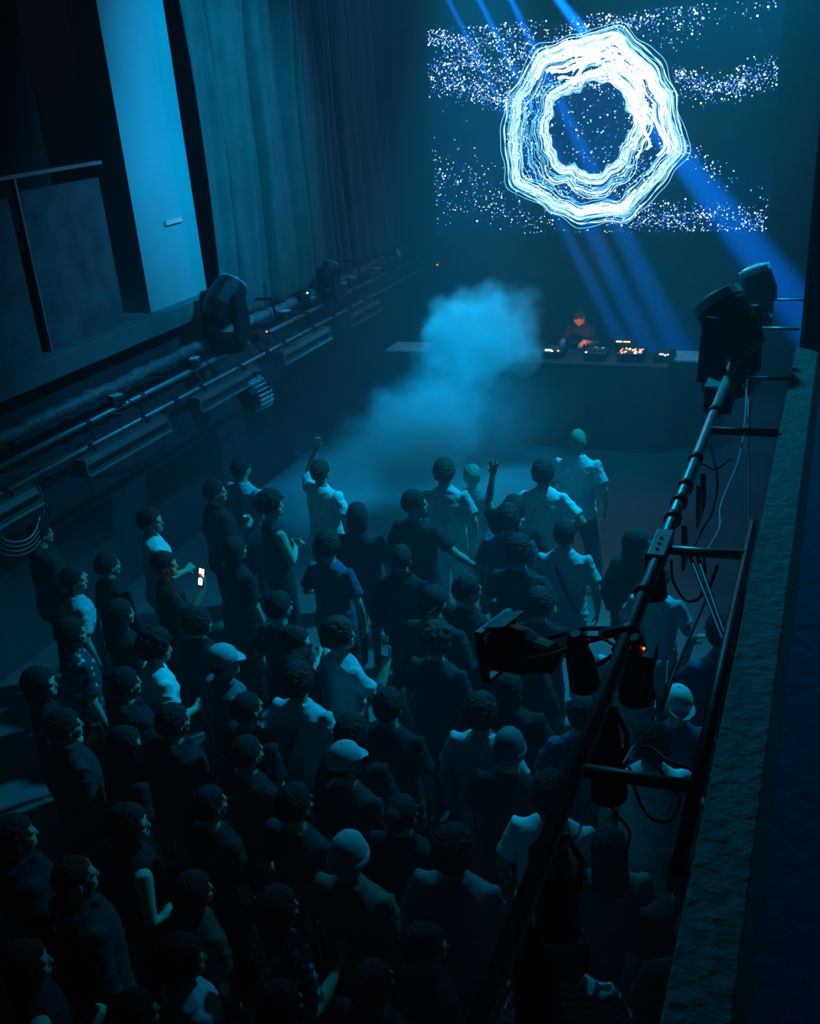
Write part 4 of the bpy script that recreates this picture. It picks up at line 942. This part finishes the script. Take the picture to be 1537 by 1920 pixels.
# neighbours stand clear of each other: footprints of shoulders and bent arms are pushed apart, the dark figures give way first
NK = len(PEOPLE) - 21
def discs(e):
    root, _h, _l, s_, ra_, la_ = e
    a = root.rotation_euler.z; ca, sa = math.cos(a), math.sin(a)
    ds = [(-.15, 0, .135), (0, 0, .155), (.15, 0, .135)]
    for ps_, q in ((ra_, 1), (la_, -1)):
        if ps_ in ('front', 'cup', 'phone', 'cross', 'face', 'phonehigh'): ds.append((q * .17, .24, .10))
        elif ps_ == 'side': ds += [(q * .38, .03, .08), (q * .55, .10, .08)]
        elif ps_ == 'hip': ds.append((q * .33, -.03, .08))
        elif ps_ == 'down': ds.append((q * .265, 0, .065))
    return [(x * ca - y * sa, x * sa + y * ca, r_) for x, y, r_ in ds]
ANCH = ('white tee', 'beanie', 'broad back', 'peaked cap', 'arm held out', 'dark tank', 'glowing phone', 'blue shirt with', 'raised high', 'smooth bob', 'lit white sleeve', 'grey tee', 'white shirt')
WT = [1 if i >= NK else (.03 if any(a in e[0]['label'] for a in ANCH) else .2) for i, e in enumerate(PEOPLE)]
DS = [discs(e) for e in PEOPLE]; XY = [[e[0].location.x, e[0].location.y] for e in PEOPLE]
NP_ = len(PEOPLE)
for it in range(130):
    for i in range(NP_):
        for j in range(i + 1, NP_):
            dx, dy = XY[j][0] - XY[i][0], XY[j][1] - XY[i][1]
            if dx * dx + dy * dy > 1.2: continue
            best = 0
            for (x1, y1, r1) in DS[i]:
                for (x2, y2, r2) in DS[j]:
                    u, v_ = dx + x2 - x1, dy + y2 - y1; L_ = math.hypot(u, v_); g_ = r1 + r2 - L_
                    if g_ > best: best = g_; bu, bv = u / max(L_, 1e-4), v_ / max(L_, 1e-4)
            if best > 0:
                wa, wb = WT[i], WT[j]; t_ = wa + wb
                XY[i][0] -= bu * best * .6 * wa / t_; XY[i][1] -= bv * best * .6 * wa / t_
                XY[j][0] += bu * best * .6 * wb / t_; XY[j][1] += bv * best * .6 * wb / t_
for e, (x, y) in zip(PEOPLE, XY): e[0].location.x = x; e[0].location.y = y
bpy.context.view_layer.update()
dj = person(0, 0, 176, 'DJ in dark clothes behind the booth, face and hands lit warm', topc='black', ra='deck', la='deck', lean='dj', yaw=0, pit=-22, hair='short', h=1.76, eyes=True, loc=(-3.42, 14.62, 0.12), z0=.12)
dj['group'] = ''; del dj['group']

# ---------------------------------------------------------------- things held
def phone(root, pose, left, label, lit):
    p_, d, pn = wrist_world(root, pose, left)
    o = empty('phone', p_ + d * .03 + pn * .004)
    tc_ = (CAM - p_).normalized()
    pn = (pn * .5 + tc_ * .5); pn = (pn - d * pn.dot(d)).normalized()
    x = d.cross(pn).normalized(); o.rotation_euler = Matrix((x, d, pn)).transposed().to_euler()
    MB().span((-.036, -.075, -.004), (.036, .075, .004)).build('case', M['black_metal'], o, bevel=.003)
    MB().span((-.033, -.071, .004), (.033, .071, .0052)).build('phone_screen', M['phone_glow'] if lit else M['lens'], o)
    tag(o, label, 'phone'); return o
M['phone_glow'] = glow('phone_screen_glow', (1.0, .66, .45), 3.0, True)
o = phone(p_ph, 'phone', False, 'glowing phone held up by the person in profile at left', True)
phone(p_up, 'phonehigh', True, 'phone held high above the smoke by the person in a loose tee', False)
phone(p_hold, 'phone', False, 'small unlit phone in the raised hand of the pale tee', False)
def cup(root, pose, label):
    p_, d, pn = wrist_world(root, pose, False, fwd=.07, palm=.045)
    o = empty('cup', p_ - V(0, 0, .05))
    mb = MB(); mb.rings_z([(0, 0, 0, .026, .026), (0, 0, .10, .036, .036), (0, 0, .104, .038, .038), (0, 0, .104, .034, .034), (0, 0, .012, .024, .024)], 18)
    mb.build('body', M['lens'], o, smooth=True); MB().rings_z([(0, 0, .014, .023, .023), (0, 0, .075, .031, .031)], 16).build('drink', M['drink'], o)
    tag(o, label, 'cup'); return o
M['drink'] = mat('drink', (.25, .14, .06), .1, 0, .1, 5)
cup(p_cup, 'cup', 'clear plastic cup held by the person in black at the left edge of the haze')
# ---------------------------------------------------------------- haze
def haze():
    m = bpy.data.materials.new('thin_haze'); m.use_nodes = True
    n, l = nodes_of(m); n.clear()
    v = n.new('ShaderNodeVolumeScatter'); v.inputs['Color'].default_value = (0.75, 0.9, 1, 1)
    v.inputs['Density'].default_value = 0.016; v.inputs['Anisotropy'].default_value = 0.25
    o = n.new('ShaderNodeOutputMaterial'); l.new(v.outputs[0], o.inputs['Volume'])
    ob = MB().span((-7.9, -4.5, 0.01), (2.55, 16.35, 9.4)).build('haze', m)
    tag(ob, 'thin blue stage haze filling the whole hall', 'haze', kind='stuff'); return ob
haze()
